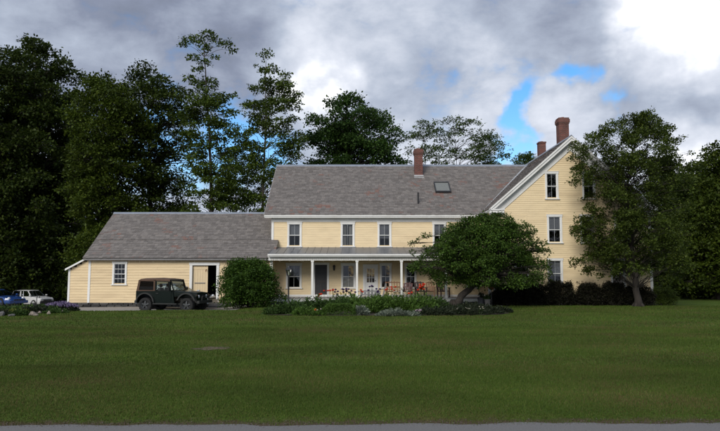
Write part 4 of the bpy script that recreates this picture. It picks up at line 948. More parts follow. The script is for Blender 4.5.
# undergrowth closing the wood's edge
def shrub(name, label, X, Y, rx, ry, h, n_cl, n_leaf, size, mat, group=None, cat='shrub', rc=None, stems=7, low=.1, dome=.75):
    z0 = gz(X, Y); root = empty(name, (0, 0, 0)); tag(root, label, cat, group); cl = []; rc = rc or min(rx, h) * .3
    for _ in range(n_cl):
        th = random.uniform(0, 2 * math.pi); q = random.random() ** .45; t = random.uniform(low, 1); k = math.sqrt(max(0.02, 1 - max(0, (t - .4) / .6) ** 2 * dome))
        c = rc * random.uniform(.65, 1.25); bump_ = 1 + .17 * math.sin(3 * th + X) + .14 * math.sin(5 * t + 4 * th)
        if random.random() < .16: c *= .5; bump_ *= 1.16; t = min(1.08, t * 1.06)
        cl.append((X + math.cos(th) * q * bump_ * max(.02, rx * k - c * .6), Y + math.sin(th) * q * bump_ * max(.02, ry * k - c * .6), z0 + max(c * .7, t * h - c * .6 * t), c))
    m = MB()
    for k in range(stems):
        c = random.choice(cl); b = (X + random.uniform(-.3, .3) * rx, Y + random.uniform(-.3, .3) * ry, z0 - .05)
        m.tube(branch_path(b, c[:3], .05), [.035 * h ** .5 * (1 - .14 * i) for i in range(6)], 5, False)
    m.build('stem', 'bark', root, smooth=True)
    foliage('foliage', cl, n_leaf, size, mat, root, .85, up=.4)
    return root
for i, (px, Y, w, h) in enumerate([(-20, 64, 3.4, 5.5), (12, 66, 3.2, 4.8), (45, 63, 3.2, 5.6), (78, 62, 3, 5.0), (108, 56, 2.8, 4.6), (-8, 70, 3.6, 6.5), (60, 72, 4.0, 7.0)]):
    p = at(px, 290, Y); shrub('understory_shrub', 'dark bushy undergrowth at the foot of the wood behind the parked cars', p.x, Y, w, 1.6, h, 46, 170, .24, 'maple', 'undergrowth left of the barn', rc=.95, low=.02)
for i, (px, Y, w, h) in enumerate([(668, 49, 2.2, 4.2), (690, 47, 2.0, 3.6), (712, 46, 2.4, 4.2), (738, 45, 2.4, 4.4), (682, 56, 2.6, 5.2), (720, 58, 3.0, 5.6)]):
    p = at(px, 290, Y); shrub('understory_shrub', 'dark bushy undergrowth at the foot of the wood right of the house', p.x, Y, w, 1.5, h, 44, 170, .2, 'maple', 'undergrowth right of the house', rc=.75, low=.02)
# far wood seen through the gaps as one dark mass
def wood(label, x0, x1, y0, y1, h0, h1, n):
    cl = []
    for _ in range(n):
        X = random.uniform(x0, x1); Y = random.uniform(y0, y1); hm = random.uniform(h0, h1); cl.append((X, Y, gz(X, Y) + random.uniform(.3, hm), random.uniform(1.1, 1.9)))
    o = foliage('distant_wood', cl, 46, .5, 'maple', None); tag(stuff(o), label, 'wood')
wood('far dark wood showing between the trunks left of the barn', -60, -22, 78, 92, 6, 11, 420)
wood('far dark wood showing between the trunks right of the house', 34, 66, 74, 88, 6, 10, 330)

# trees and shrubs by the house
tree('lawn_tree', 'shade tree with wispy irregular crown on the lawn before the front gable', 34.9,
     [(116, 628, 650), (122, 614, 662), (130, 600, 668), (140, 584, 674), (150, 572, 680), (165, 571, 686), (190, 574, 688), (215, 573, 688), (240, 575, 689), (258, 577, 688), (272, 588, 684)],
     [(638.5, 306.5), (634, 270), (630, 225), (627, 190), (634, 150), (640, 122)], .20, 310, .40, 185, .108, 'lawn_tree', bark='bark', bare=.12, outer=.5, limb=.007, depth=.9, flat=.75, twigs=-2,
     extra=[(574, 150, 6), (570, 160, 5), (573, 172, 5), (576, 182, 5), (580, 143, 6), (590, 136, 5), (604, 128, 5), (642, 115, 5), (655, 120, 5), (668, 128, 5), (678, 140, 5), (600, 276, 5), (580, 262, 5), (576, 230, 5), (612, 276, 5), (660, 280, 6), (675, 276, 6)])
tree('apple_tree', 'low spreading apple tree with leaning trunk beside the flower bed', 33.6,
     [(216, 480, 505), (222, 462, 520), (232, 440, 532), (244, 424, 538), (256, 414, 543), (266, 412, 546), (276, 418, 545), (284, 440, 542)],
     [(453, 309), (462, 296), (474, 284), (482, 268), (490, 240)], .24, 300, .40, 185, .10, 'apple', bare=.40, outer=.5, limb=.012, depth=.8,
     extra=[(413, 252, 4), (411, 244, 4), (418, 240, 4), (427, 236, 5), (420, 262, 5), (414, 268, 4), (545, 268, 5), (540, 280, 5), (538, 250, 5), (428, 270, 5), (530, 284, 5)], twigs=1)
shrub('lilac_bush', 'big rounded green bush covering the right end of the barn', at(249, 300, 34.6).x, 34.6, 1.72, 1.4, 2.62, 150, 260, .11, 'lilac', rc=.46, cat='bush')
for i, (x0, x1, h) in enumerate([(489, 520, 1.18), (514, 548, 1.30), (542, 578, 1.36), (572, 604, 1.24), (598, 628, 1.30), (622, 652, 1.16)]):
    a, b = at(x0, 300, 35.9).x, at(x1, 300, 35.9).x
    shrub('barberry_shrub', ['purple leaved hedge shrub next to the planters, first of the row', 'second purple leaved hedge shrub from the planters', 'purple hedge shrub below the gable window with the sapling', 'purple hedge shrub between the sapling and the lawn tree', 'purple hedge shrub just behind the lawn tree trunk', 'last purple hedge shrub, beside the yellow green one'][i], (a + b) / 2, 35.9, (b - a) / 2 + .05, .62, h, 105, 170, .07, 'barberry', 'purple hedge shrubs', rc=.26, stems=9, cat='shrub', dome=.6)
p = at(664, 300, 36.6); shrub('golden_shrub', 'yellow green rounded shrub at the end of the purple hedge', p.x, 36.6, .85, .7, 1.05, 46, 150, .07, 'lime', rc=.26, stems=5)
p = at(549.5, 300, 36.3); tree('young_sapling', 'thin sapling rising in front of the ground floor gable window', 36.4, [(256, 546, 552), (265, 544, 553), (285, 545, 554), (298, 546, 553)], [(549, 305), (549, 260)], .02, 10, .20, 60, .07, 'lawn_tree', cat='sapling', bare=.3)

# ------------------------------------------------------------------ vehicles
def wheel(parent, x, y, r, w, side):
    """tyre and rim turned about the y axis"""
    t = MB(); t.lathe((x, y, r), [(r * .60, -w / 2 * .9), (r * .80, -w / 2), (r * .95, -w / 2 * .92), (r, -w / 2 * .6), (r, w / 2 * .6), (r * .95, w / 2 * .92), (r * .80, w / 2), (r * .60, w / 2 * .9)], 28, 'y')
    for k in range(22):                                     # tread blocks
        a = k * 2 * math.pi / 22
        for s_ in (-1, 1):
            c = Vector((x + math.cos(a) * r * .995, y + s_ * w * .26, r + math.sin(a) * r * .995)); d = Vector((-math.sin(a), 0, math.cos(a)))
            t.beam(c - d * r * .07, c + d * r * .07, w * .34, .016, (math.cos(a), 0, math.sin(a)))
    wobj = t.build('wheel', 'rubber', parent, smooth=False)
    rm = MB(); o = side * w / 2
    rm.lathe((x, y, r), [(r * .62, o * .95), (r * .60, o * .80), (r * .52, o * .45)], 24, 'y')
    for k in range(5):
        a = k * 2 * math.pi / 5 + .3; rm.beam((x + math.cos(a) * r * .10, y + o * .62, r + math.sin(a) * r * .10), (x + math.cos(a) * r * .56, y + o * .55, r + math.sin(a) * r * .56), r * .19, .03, (0, 1, 0))
    rm.lathe((x, y, r), [(.0, o * .86), (r * .13, o * .84), (r * .17, o * .6), (r * .17, o * .3)], 14, 'y'); rm.build('rim', 'rim', wobj)
    d = MB(); d.lathe((x, y, r), [(0, o * .2), (r * .55, o * .2)], 20, 'y'); d.build('brake_disc', 'plastic', wobj)
    return wobj
def arch(cx, r, zc, n=9, a0=180, a1=0):
    return [(cx + r * math.cos(R(a0 + (a1 - a0) * i / (n - 1))), zc + r * math.sin(R(a0 + (a1 - a0) * i / (n - 1)))) for i in range(n)]
# the off-roader on the drive: nose along local +x
jp = at(172.5, 310.5, 33.4)
jeep = empty('off_road_vehicle', (jp.x + .02, 33.4, gz(jp.x, 33.4) + .02), R(-13)); tag(jeep, 'dark green boxy off-road vehicle with tan hard top parked on the gravel drive', 'car')
WR, FX, RX = .37, 1.20, -1.17
for (x, s) in ((FX, -1), (FX, 1), (RX, -1), (RX, 1)): wheel(jeep, x, s * .70, WR, .25, s)
m = MB()
side = [(-1.74, .50), (RX - .46, .50)] + arch(RX, .46, .47) + [(.46, .44), (.50, .50), (.40, 1.06), (.32, 1.10), (-1.74, 1.08)]
for s in (-1, 1): m.prism(side, 'y', s * .70, s * .76)
m.box(-1.74, -1.68, -.70, .70, .50, 1.08); m.box(-1.68, .45, -.70, .70, .46, .52); m.box(.30, .36, -.70, .70, .52, 1.08)
body = m.build('body', 'jeep_green', jeep, bevel=.012)
m = MB(); m.box(-1.62, 1.60, -.38, -.30, .36, .46); m.box(-1.62, 1.60, .30, .38, .36, .46); m.box(RX - .05, RX + .05, -.66, .66, WR - .06, WR + .06); m.box(FX - .05, FX + .05, -.66, .66, WR - .06, WR + .06); m.box(-.4, .4, -.25, .25, .34, .46); m.box(.70, 1.62, -.48, .48, .48, .85); m.build('chassis', 'plastic', jeep)
# hood: tapers toward the grille, slightly crowned
m = MB(); st = []
for (x, w, zt) in ((.36, .71, 1.10), (.70, .67, 1.095), (1.30, .60, 1.06), (1.62, .575, 1.02), (1.68, .56, .99)):
    st.append([(x, -w, .80), (x, -w, zt - .06), (x, -w + .06, zt - .012), (x, 0, zt + .02), (x, w - .06, zt - .012), (x, w, zt - .06), (x, w, .80)])
vs = [p for r_ in st for p in r_]; n = 7
m.add(vs, [(i * n + k, i * n + k + 1, (i + 1) * n + k + 1, (i + 1) * n + k) for i in range(4) for k in range(6)]); m.build('hood', 'jeep_green', jeep)
m = MB(); m.box(1.64, 1.70, -.575, .575, .52, 1.0); gr = m.build('grille', 'jeep_green', jeep, bevel=.015)
for k in range(7): yy = -.24 + k * .08; MB().box(1.696, 1.708, yy - .022, yy + .022, .62, .92).build('slot', 'plastic', gr)
for s in (-1, 1):
    MB().lathe((1.70, s * .42, .81), [(0, .035), (.07, .025), (.09, 0), (.10, -.01)], 18, 'x').build('headlight', 'lens', jeep, smooth=True)
    # front fender with a flat top and outward flare
    f = [(.50, .88), (.66, .96), (1.62, .93), (1.76, .84), (1.77, .76), (1.66, .78)] + arch(FX, .46, .47, 9, 35, 145) + [(.70, .82)]
    MB().prism(f, 'y', s * .56, s * .80).build('fender', 'jeep_green', jeep, bevel=.012)
    MB().prism([(.62, .62)] + [(FX + .47 * math.cos(R(a)), .47 + .47 * math.sin(R(a))) for a in range(160, 15, -12)] + [(FX + .54 * math.cos(R(a)), .47 + .54 * math.sin(R(a))) for a in range(16, 165, 12)], 'y', s * .76, s * .87).build('fender_flare', 'plastic', jeep)
    MB().prism([(RX + .47 * math.cos(R(a)), .47 + .47 * math.sin(R(a))) for a in range(178, 0, -12)] + [(RX + .54 * math.cos(R(a)), .47 + .54 * math.sin(R(a))) for a in range(0, 180, 12)], 'y', s * .755, s * .86).build('fender_flare', 'plastic', jeep)
    MB().box(-.70, .68, s * .80 - .06, s * .80 + .06, .40, .46).build('side_step', 'plastic', jeep, bevel=.01)
    MB().box(1.70, 1.715, s * .66 - .04, s * .66 + .04, .80, .88).build('turn_signal', 'amber', jeep)
    # door: shut line, handle, hinge, and glazed upper frame
    d = MB(); d.prism([(-.62, .56), (.26, .52), (.32, .60), (.32, 1.05), (-.62, 1.05)], 'y', s * .757, s * .772); dr = d.build('door', 'jeep_green', jeep, bevel=.006)
    MB().box(-.56, -.42, s * .785 - .014, s * .785 + .014, .95, .985).build('handle', 'plastic', dr)
    u = MB(); fr = [(-.62, 1.06), (.32, 1.06), (.20, 1.58), (-.62, 1.62)]; inn = [(-.56, 1.09), (.25, 1.09), (.145, 1.545), (-.56, 1.58)]
    for i in range(4): j = (i + 1) % 4; u.prism([fr[i], fr[j], inn[j], inn[i]], 'y', s * .71, s * .745)
    u.build('window_frame', 'jeep_green', dr)
    MB().add([(x, s * .728, z) for (x, z) in inn], [(0, 1, 2, 3)]).build('window', 'car_glass', dr)
    # tan top: rear quarter with a big window
    q = MB(); fr = [(-1.73, 1.08), (-.64, 1.08), (-.64, 1.64), (-1.60, 1.66)]; inn = [(-1.58, 1.13), (-.73, 1.13), (-.73, 1.59), (-1.50, 1.61)]
    for i in range(4): j = (i + 1) % 4; q.prism([fr[i], fr[j], inn[j], inn[i]], 'y', s * .69, s * .755)
    qq = q.build('top_side', 'tan_top', jeep); MB().add([(x, s * .725, z) for (x, z) in inn], [(0, 1, 2, 3)]).build('window', 'car_glass', qq)
    MB().tube([(.26, s * .76, 1.10), (.28, s * .90, 1.14)], .014, 6).build('mirror_arm', 'plastic', jeep); MB().box(.25, .31, s * .93 - .09, s * .93 + .09, 1.10, 1.26).build('mirror', 'plastic', jeep, bevel=.02)
    MB().box(-1.765, -1.74, s * .64 - .05, s * .64 + .05, .80, .96).build('tail_light', 'red_lens', jeep)
m = MB(); rp = []
for (x, zt, w) in ((-1.63, 1.66, .71), (-1.54, 1.735, .72), (-.6, 1.755, .725), (.08, 1.72, .715), (.21, 1.65, .70)): rp.append([(x, -w, zt - .09), (x, -w + .05, zt - .02), (x, 0, zt + .02), (x, w - .05, zt - .02), (x, w, zt - .09)])
m.add([p for r_ in rp for p in r_], [(i * 5 + k, i * 5 + k + 1, (i + 1) * 5 + k + 1, (i + 1) * 5 + k) for i in range(4) for k in range(4)])
m.prism([(-.62, 1.61), (.19, 1.57), (.21, 1.65), (-.62, 1.68)], 'y', -.735, -.70); m.prism([(-.62, 1.61), (.19, 1.57), (.21, 1.65), (-.62, 1.68)], 'y', .70, .735)
m.build('top_roof', 'tan_top', jeep)
m = MB(); m.prism([(-1.76, 1.08), (-1.70, 1.08), (-1.56, 1.68), (-1.64, 1.66)], 'y', -.70, .70); m.build('top_rear', 'tan_top', jeep)
# windscreen and frame
def ws(y, t): return (.39 - .18 * t, y, 1.08 + .57 * t)
m = MB(); 
for (a, b, w) in ((ws(-.66, 0), ws(-.64, 1), .07), (ws(.66, 0), ws(.64, 1), .07), (ws(-.68, 1), ws(.68, 1), .07), (ws(-.68, .02), ws(.68, .02), .08)): m.beam(a, b, w, .05, (1, 0, .4))
wf = m.build('windscreen_frame', 'jeep_green', jeep); MB().add([ws(-.63, .07), ws(.63, .07), ws(.61, .94), ws(-.61, .94)], [(0, 1, 2, 3)]).build('windscreen', 'car_glass', wf)
m = MB(); m.box(1.76, 1.90, -.74, .74, .46, .60); m.beam((1.66, -.34, .50), (1.80, -.34, .50), .08, .08); m.beam((1.66, .34, .50), (1.80, .34, .50), .08, .08); m.tube([(1.86, -.40, .60), (1.88, -.40, .82), (1.88, .40, .82), (1.86, .40, .60)], .025, 8); m.build('front_bumper', 'plastic', jeep, bevel=.01)
MB().box(-1.86, -1.76, -.70, .70, .46, .58).build('rear_bumper', 'plastic', jeep, bevel=.01)
sp = MB(); sp.lathe((-1.86, .12, .98), [(.0, -.12), (.22, -.12), (.30, -.125), (.36, -.10), (.37, 0), (.36, .10), (.22, .12)], 26, 'x'); sp.build('spare_wheel', 'rubber', jeep)
for s in (-1, 1):
    m = MB(); m.box(-.50, -.08, s * .35 - .24, s * .35 + .24, .62, .78); m.box(-.60, -.46, s * .35 - .24, s * .35 + .24, .70, 1.25); m.box(-.58, -.50, s * .35 - .12, s * .35 + .12, 1.27, 1.46); m.build('seat', 'grey_wood', jeep, bevel=.03)
MB().box(.14, .30, -.66, .66, .86, 1.08).build('dashboard', 'plastic', jeep, bevel=.02)
MB().lathe((.06, .35, 1.02), [(.17, -.012), (.19, 0), (.17, .012), (.165, 0)], 18, 'x').build('steering_wheel', 'plastic', jeep)

def car(name, label, loc, rz, L, H, Wd, paint, style):
    """body lofted from cross sections; style gives the outline of bonnet, roof and tail along the length (0 tail .. 1 nose)"""
    c = empty(name, loc, rz); tag(c, label, 'car'); hw = Wd / 2; n = 9; sec = []
    for (t, zb, zs, k) in style['body']:
        x = (t - .5) * L; w = hw * k; z0, z1 = zb * H, zs * H
        sec.append([(x, -w * .9, z0), (x, -w, z0 + (z1 - z0) * .25), (x, -w * 1.0, z0 + (z1 - z0) * .62), (x, -w * .93, z1 - .03), (x, 0, z1 + .012), (x, w * .93, z1 - .03), (x, w * 1.0, z0 + (z1 - z0) * .62), (x, w, z0 + (z1 - z0) * .25), (x, w * .9, z0)])
    m = MB(); k = len(sec); m.add([p for s in sec for p in s], [(i * n + j, i * n + j + 1, (i + 1) * n + j + 1, (i + 1) * n + j) for i in range(k - 1) for j in range(n - 1)] + [tuple(range(n)), tuple((k - 1) * n + j for j in reversed(range(n)))] + [(i * n, (i + 1) * n, (i + 1) * n + n - 1, i * n + n - 1) for i in range(k - 1)])
    m.build('body', paint, c, smooth=False, bevel=.012)
    xr, xf = (style['wheels'][0] - .5) * L, (style['wheels'][1] - .5) * L; r = style['r']
    for (x, s) in ((xf, -1), (xf, 1), (xr, -1), (xr, 1)):
        wheel(c, x, s * (hw - .09), r, .19, s)
        MB().lathe((x, s * (hw - .11), r + .01), [(r * 1.14, -.10), (r * 1.14, .115), (r * 1.06, .115), (r * 1.06, -.10)], 24, 'y').build('wheel_arch', 'plastic', c)
    # glasshouse: pillars and roof of body colour, glass between
    P = [((t - .5) * L, z * H) for (t, z) in style['cabin']]      # rear base, rear top, front top, front base
    wb, wt = hw * .90, hw * .70; belt = P[0][1] - .02
    def q3(x, z, s): return (x, s * (wb + (wt - wb) * (z - belt) / max(.01, H - belt)), z)
    (x0, z0), (x1, z1), (x2, z2), (x3, z3) = P
    m = MB(); rs = []
    for (x, z) in ((x1 - .05, z1 - .03), (x1 + .12, z1 + .02), ((x1 + x2) / 2, max(z1, z2) + .035), (x2 - .12, z2 + .02), (x2 + .05, z2 - .03)): rs.append([q3(x, z - .05, -1), (x, -wt * .85, z + .01), (x, 0, z + .03), (x, wt * .85, z + .01), q3(x, z - .05, 1)])
    m.add([p for s in rs for p in s], [(i * 5 + j, i * 5 + j + 1, (i + 1) * 5 + j + 1, (i + 1) * 5 + j) for i in range(4) for j in range(4)]); m.build('roof', paint, c)
    for s in (-1, 1):
        tops = lambda t: (x1 + (x2 - x1) * t, z1 + (z2 - z1) * t - .05); bots = lambda t: (x0 + (x3 - x0) * t, z0 + (z3 - z0) * t - .02)
        posts = style['posts']
        for (t0, t1) in posts:
            pl = MB(); a, b, d, e = bots(t0[0]), bots(t0[1]), tops(t1[1]), tops(t1[0]); off = Vector((0, s * .012, 0))
            pl.add([Vector(q3(*a, s)) + off, Vector(q3(*b, s)) + off, Vector(q3(*d, s)) + off, Vector(q3(*e, s)) + off, Vector(q3(*a, s)) - off * 3, Vector(q3(*b, s)) - off * 3, Vector(q3(*d, s)) - off * 3, Vector(q3(*e, s)) - off * 3], [(0, 1, 2, 3), (7, 6, 5, 4), (0, 4, 5, 1), (1, 5, 6, 2), (2, 6, 7, 3), (3, 7, 4, 0)]); pl.build('pillar', paint, c)
        for (pa, pb) in zip(posts[:-1], posts[1:]):
            a, b, d, e = bots(pa[0][1]), bots(pb[0][0]), tops(pb[1][0]), tops(pa[1][1]); MB().add([q3(*a, s), q3(*b, s), q3(*d, s), q3(*e, s)], [(0, 1, 2, 3)]).build('window', 'car_glass', c)
        hx = (style['lamp'][0] - .5) * L; hz = style['lamp'][1] * H
        MB().lathe((hx, s * hw * .70, hz), [(0, .05), (.10, .04), (.13, .0), (.135, -.06)], 16, 'x').build('headlight', 'lens', c, smooth=True)
        MB().box(L / 2 - .10, L / 2 - .0, s * hw * .66 - .12, s * hw * .66 + .12, hz - .24, hz - .18).build('turn_signal', 'amber', c)
        MB().box(-L / 2 - .012, -L / 2 + .05, s * hw * .78 - .10, s * hw * .78 + .10, .52 * H, .60 * H).build('tail_light', 'red_lens', c)
        MB().box((x3 - .10), (x3 + .06), s * (hw + .05) - .06, s * (hw + .05) + .06, z3 + .02, z3 + .13).build('mirror', paint, c, bevel=.015)
        MB().box((x0 + x3) / 2 - .15, (x0 + x3) / 2 - .0, s * (hw * 1.0 + .004) - .012, s * (hw * 1.0 + .004) + .012, belt - .14, belt - .11).build('handle', 'plastic', c)
    MB().add([q3(x3, z3, -1), q3(x3, z3, 1), q3(x2, z2 - .03, 1), q3(x2, z2 - .03, -1)], [(0, 1, 2, 3)]).build('windscreen', 'car_glass', c)
    MB().add([q3(x0, z0, -1), q3(x0, z0, 1), q3(x1, z1 - .03, 1), q3(x1, z1 - .03, -1)], [(0, 1, 2, 3)]).build('rear_window', 'car_glass', c)
    m = MB(); m.box(L / 2 - .04, L / 2 + .07, -hw * .92, hw * .92, .20 * H, .37 * H); m.build('front_bumper', style.get('bumper', paint), c, bevel=.03)
    m = MB(); m.box(-L / 2 - .07, -L / 2 + .04, -hw * .92, hw * .92, .22 * H, .39 * H); m.build('rear_bumper', style.get('bumper', paint), c, bevel=.03)
    MB().box(L / 2 + .0, L / 2 + .075, -hw * .5, hw * .5, .39 * H, .45 * H).build('grille', 'plastic', c)
    MB().box(x0 + .1, x3 - .2, -wb * .8, wb * .8, .30 * H, belt - .06).build('interior', 'plastic', c)
    return c
SUV = dict(body=[(0, .24, .60, .88), (.03, .19, .63, .97), (.30, .17, .64, 1), (.62, .17, .65, 1), (.72, .17, .645, 1), (.92, .18, .58, .97), (.985, .22, .55, .90), (1, .26, .50, .84)],
           cabin=[(.015, .63), (.06, .97), (.56, .98), (.71, .65)], posts=[((0, .05), (0, .04)), ((.43, .50), (.46, .52)), ((.60, .62), (.66, .68)), ((.955, 1), (.94, 1))], wheels=(.20, .80), r=.33, lamp=(.985, .46), bumper='plastic')
COUPE = dict(body=[(0, .30, .62, .80), (.04, .20, .68, .95), (.25, .16, .67, 1), (.60, .15, .66, 1), (.72, .15, .64, 1), (.90, .16, .56, .96), (.97, .20, .48, .86), (1, .26, .40, .74)],
             cabin=[(.10, .66), (.32, .97), (.50, .98), (.70, .64)], posts=[((0, .22), (0, .1)), ((.50, .53), (.42, .50)), ((.95, 1), (.92, 1))], wheels=(.18, .80), r=.31, lamp=(.945, .47))
SEDAN = dict(body=[(0, .30, .60, .84), (.04, .20, .64, .96), (.25, .16, .65, 1), (.62, .16, .65, 1), (.72, .16, .64, 1), (.92, .17, .55, .96), (.98, .20, .50, .88), (1, .26, .44, .80)],
             cabin=[(.12, .64), (.28, .97), (.52, .98), (.72, .64)], posts=[((0, .14), (0, .1)), ((.48, .52), (.45, .52)), ((.955, 1), (.93, 1))], wheels=(.19, .80), r=.31, lamp=(.965, .47))
p = at(32, 300, 58); car('white_suv', 'white boxy estate car parked facing the barn at the edge of the wood', (p.x, 58, gz(p.x, 58) + .03), R(-24), 3.95, 1.50, 1.62, 'white_car', SUV)
p = at(-1, 300, 47); car('blue_coupe', 'glossy blue low coupe parked beside the white car, nose toward the barn', (p.x - .05, 47, gz(p.x, 47) + .03), R(-22), 4.2, 1.24, 1.70, 'blue_car', COUPE)
p = at(181, 300, 36.2); car('silver_sedan', 'silver blue sedan mostly hidden behind the dark green off-road vehicle', (p.x - .2, 36.1, gz(p.x, 36.1) + .02), R(-8), 4.2, 1.42, 1.68, 'silver_car', SEDAN)

# ------------------------------------------------------------------ lamp post and garden furniture
p = at(288.4, 303, 34.2); X, Y = p.x, 34.2; z0 = gz(X, Y); zt = at(288.4, 267.5, Y).z
lp = empty('lamp_post', (X, Y, z0)); tag(lp, 'black lamp post with glass lantern standing between the big bush and the porch', 'lamp post'); H = zt - z0
MB().lathe((0, 0, 0), [(.0, -.1), (.13, -.1), (.13, .05), (.09, .12), (.055, .30), (.045, .34), (.036, H - .55), (.05, H - .52), (.05, H - .48), (.03, H - .46), (0, H - .46)], 12).build('post', 'black_metal', lp, smooth=True)
m = MB(); m.lathe((0, 0, H - .46), [(.0, 0), (.08, 0), (.09, .03)], 6); m.lathe((0, 0, H - .46), [(.20, .33), (.14, .40), (.05, .47), (.02, .54), (0, .56)], 6)
for k in range(6): a = k * math.pi / 3; m.beam((math.cos(a) * .085, math.sin(a) * .085, H - .43), (math.cos(a) * .17, math.sin(a) * .17, H - .12), .016, .016)
m.build('lantern', 'black_metal', lp)
MB().lathe((0, 0, H - .43), [(.078, 0), (.162, .31)], 6).build('glass', glass_mat('lantern_glass', (.8, .85, .85), .15), lp)
MB().tube([(0, 0, H - .42), (0, 0, H - .20)], .03, 8).build('bulb', 'pale_flower', lp)

def chair(name, label, X, Y, rz, mat, w=.62, tall=.98, n=5, arms=True, cat='chair', group=None, z=None, fill=.97):
    """slatted garden chair; front toward local -y"""
    c = empty(name, (X, Y, gz(X, Y) if z is None else z), rz); tag(c, label, cat, group); h = w / 2
    for (x, y, t) in ((-h + .03, -.24, .58), (h - .03, -.24, .58), (-h + .03, .24, .44), (h - .03, .24, .44)): MB().box(x - .03, x + .03, y - .03, y + .03, 0, t).build('leg', mat, c)
    m = MB()
    for k in range(5): y = -.27 + k * .115; m.box(-h, h, y, y + .10, .38 - k * .012, .405 - k * .012)
    m.build('seat', mat, c)
    m = MB()
    for k in range(n):
        x = -h + .07 + (w - .14) * k / (n - 1); m.beam((x, .25, .36), (x * 1.06, .25 + .20, tall - .07 * abs(2 * k / (n - 1) - 1)), (w - .14) / n * fill, .022, (0, 1, 0))
    m.beam((-h, .36, .62), (h, .36, .62), .03, .07); m.beam((-h * 1.03, .445, tall - .10), (h * 1.03, .445, tall - .10), .03, .06); m.build('backrest', mat, c)
    if arms:
        for s in (-1, 1): MB().box(s * h - .06, s * h + .06, -.32, .34, .58, .605).build('arm', mat, c)
    return c
ch = lambda px, Y: at(px, 296, Y).x
chair('garden_settee', 'natural wood settee with spindle back on the porch beside a white post', ch(394.0, 38.1), 38.1, R(5), 'wood', .94, 1.0, 6, True, 'bench', z=zdk + .004, fill=.35)
chair('garden_chair', 'dark red wooden chair on the porch beside the natural wood settee', ch(407.0, 38.2), 38.2, R(-14), 'red_paint', .58, .92, 4, z=zdk + .004)
chair('garden_chair', 'dark brown broad chair on the porch above the orange poppies', ch(421.0, 38.0), 38.0, R(10), 'brown_paint', .62, .98, 4, z=zdk + .004)
chair('garden_chair', 'orange brown wooden chair on the porch next to the dark brown one', ch(430.2, 38.3), 38.3, R(-8), 'wood', .56, .98, 4, z=zdk + .004)
chair('garden_chair', 'dark chair on the porch in the shade left of the apple trunk', ch(443.5, 38.2), 38.2, R(18), 'brown_paint', .62, .96, 4, z=zdk + .004)
chair('garden_bench', 'grey wooden bench in front of the white nine-paned door', ch(370.0, 35.4), 35.4, R(-4), 'grey_wood', 1.1, .92, 6, True, 'bench')
# leaning dark post beside the settee
p = at(384.2, 300, 34.9); o = MB().beam((p.x - .22, 34.9, gz(p.x, 34.9) - .1), (p.x + .1, 34.9, at(386.2, 283.5, 34.9).z), .09, .09, (0, 1, 0)).build('garden_stake', 'grey_wood', bevel=.01); tag(o, 'leaning dark wooden stake at the end of the natural wood settee', 'stake')
# low grey table by the apple trunk
p = at(451, 300, 35.0); t = empty('garden_table', (p.x, 35.0, gz(p.x, 35))); tag(t, 'low pale grey table standing left of the apple trunk', 'table')
for k in range(4): MB().box(-.40, .40, -.28 + k * .14, -.15 + k * .14, .44, .465).build('slat', 'flash', t)
for (x, y) in ((-.34, -.22), (.34, -.22), (-.34, .22), (.34, .22)): MB().box(x - .025, x + .025, y - .025, y + .025, 0, .44).build('leg', 'grey_wood', t)
# dark planters to the right of the apple trunk
def planter(label, px, Y, w, h, mat, plant):
    X = at(px, 300, Y).x; c = empty('planter', (X, Y, gz(X, Y))); tag(c, label, 'planter')
    MB().lathe((0, 0, 0), [(0, 0), (w * .36, 0), (w * .46, h * .85), (w * .5, h * .86), (w * .5, h), (w * .43, h), (w * .42, h * .9), (0, h * .9)], 18).build('pot', mat, c, smooth=False)
    cl = [(random.uniform(-.3, .3) * w, random.uniform(-.3, .3) * w, h + random.uniform(0, .2), .12) for _ in range(6)]
    foliage('foliage', cl, 60, .07, plant, c)
planter('tall dark planter nearest the apple trunk beside the hedge', 481.0, 34.6, .42, .50, 'skirt', 'dark_per')
planter('short grey planter standing against the first hedge shrub', 487.5, 34.4, .36, .42, 'grey_rock', 'perennial')
# round woven ornament on a thin stake by the hedge
p = at(491.4, 286.5, 35.2); m = MB(); m.lathe((p.x, 35.2, p.z), [(0, -.05), (.12, -.04), (.19, 0), (.12, .04), (0, .05)], 18, 'y'); o = empty('garden_ornament', (0, 0, 0)); tag(o, 'brown oval woven ornament on a stake beside the hedge', 'ornament'); m.build('disc', 'terracotta', o, smooth=True)
MB().tube([(p.x, 35.2, gz(p.x, 35.2) - .1), (p.x, 35.2, p.z)], .015, 6).build('stake', 'grey_wood', o)
# thin metal post with a hook in the rock garden
X = at(36.5, 305, 32.6).x; o = MB().tube([(X, 32.6, gz(X, 32.6) - .1), (X, 32.6, .62), (X + .05, 32.6, .75), (X + .14, 32.6, .72), (X + .15, 32.6, .60)], .02, 6).build('garden_hook', 'black_metal'); tag(o, 'thin black hooked stake in the rock garden before the white car', 'stake')

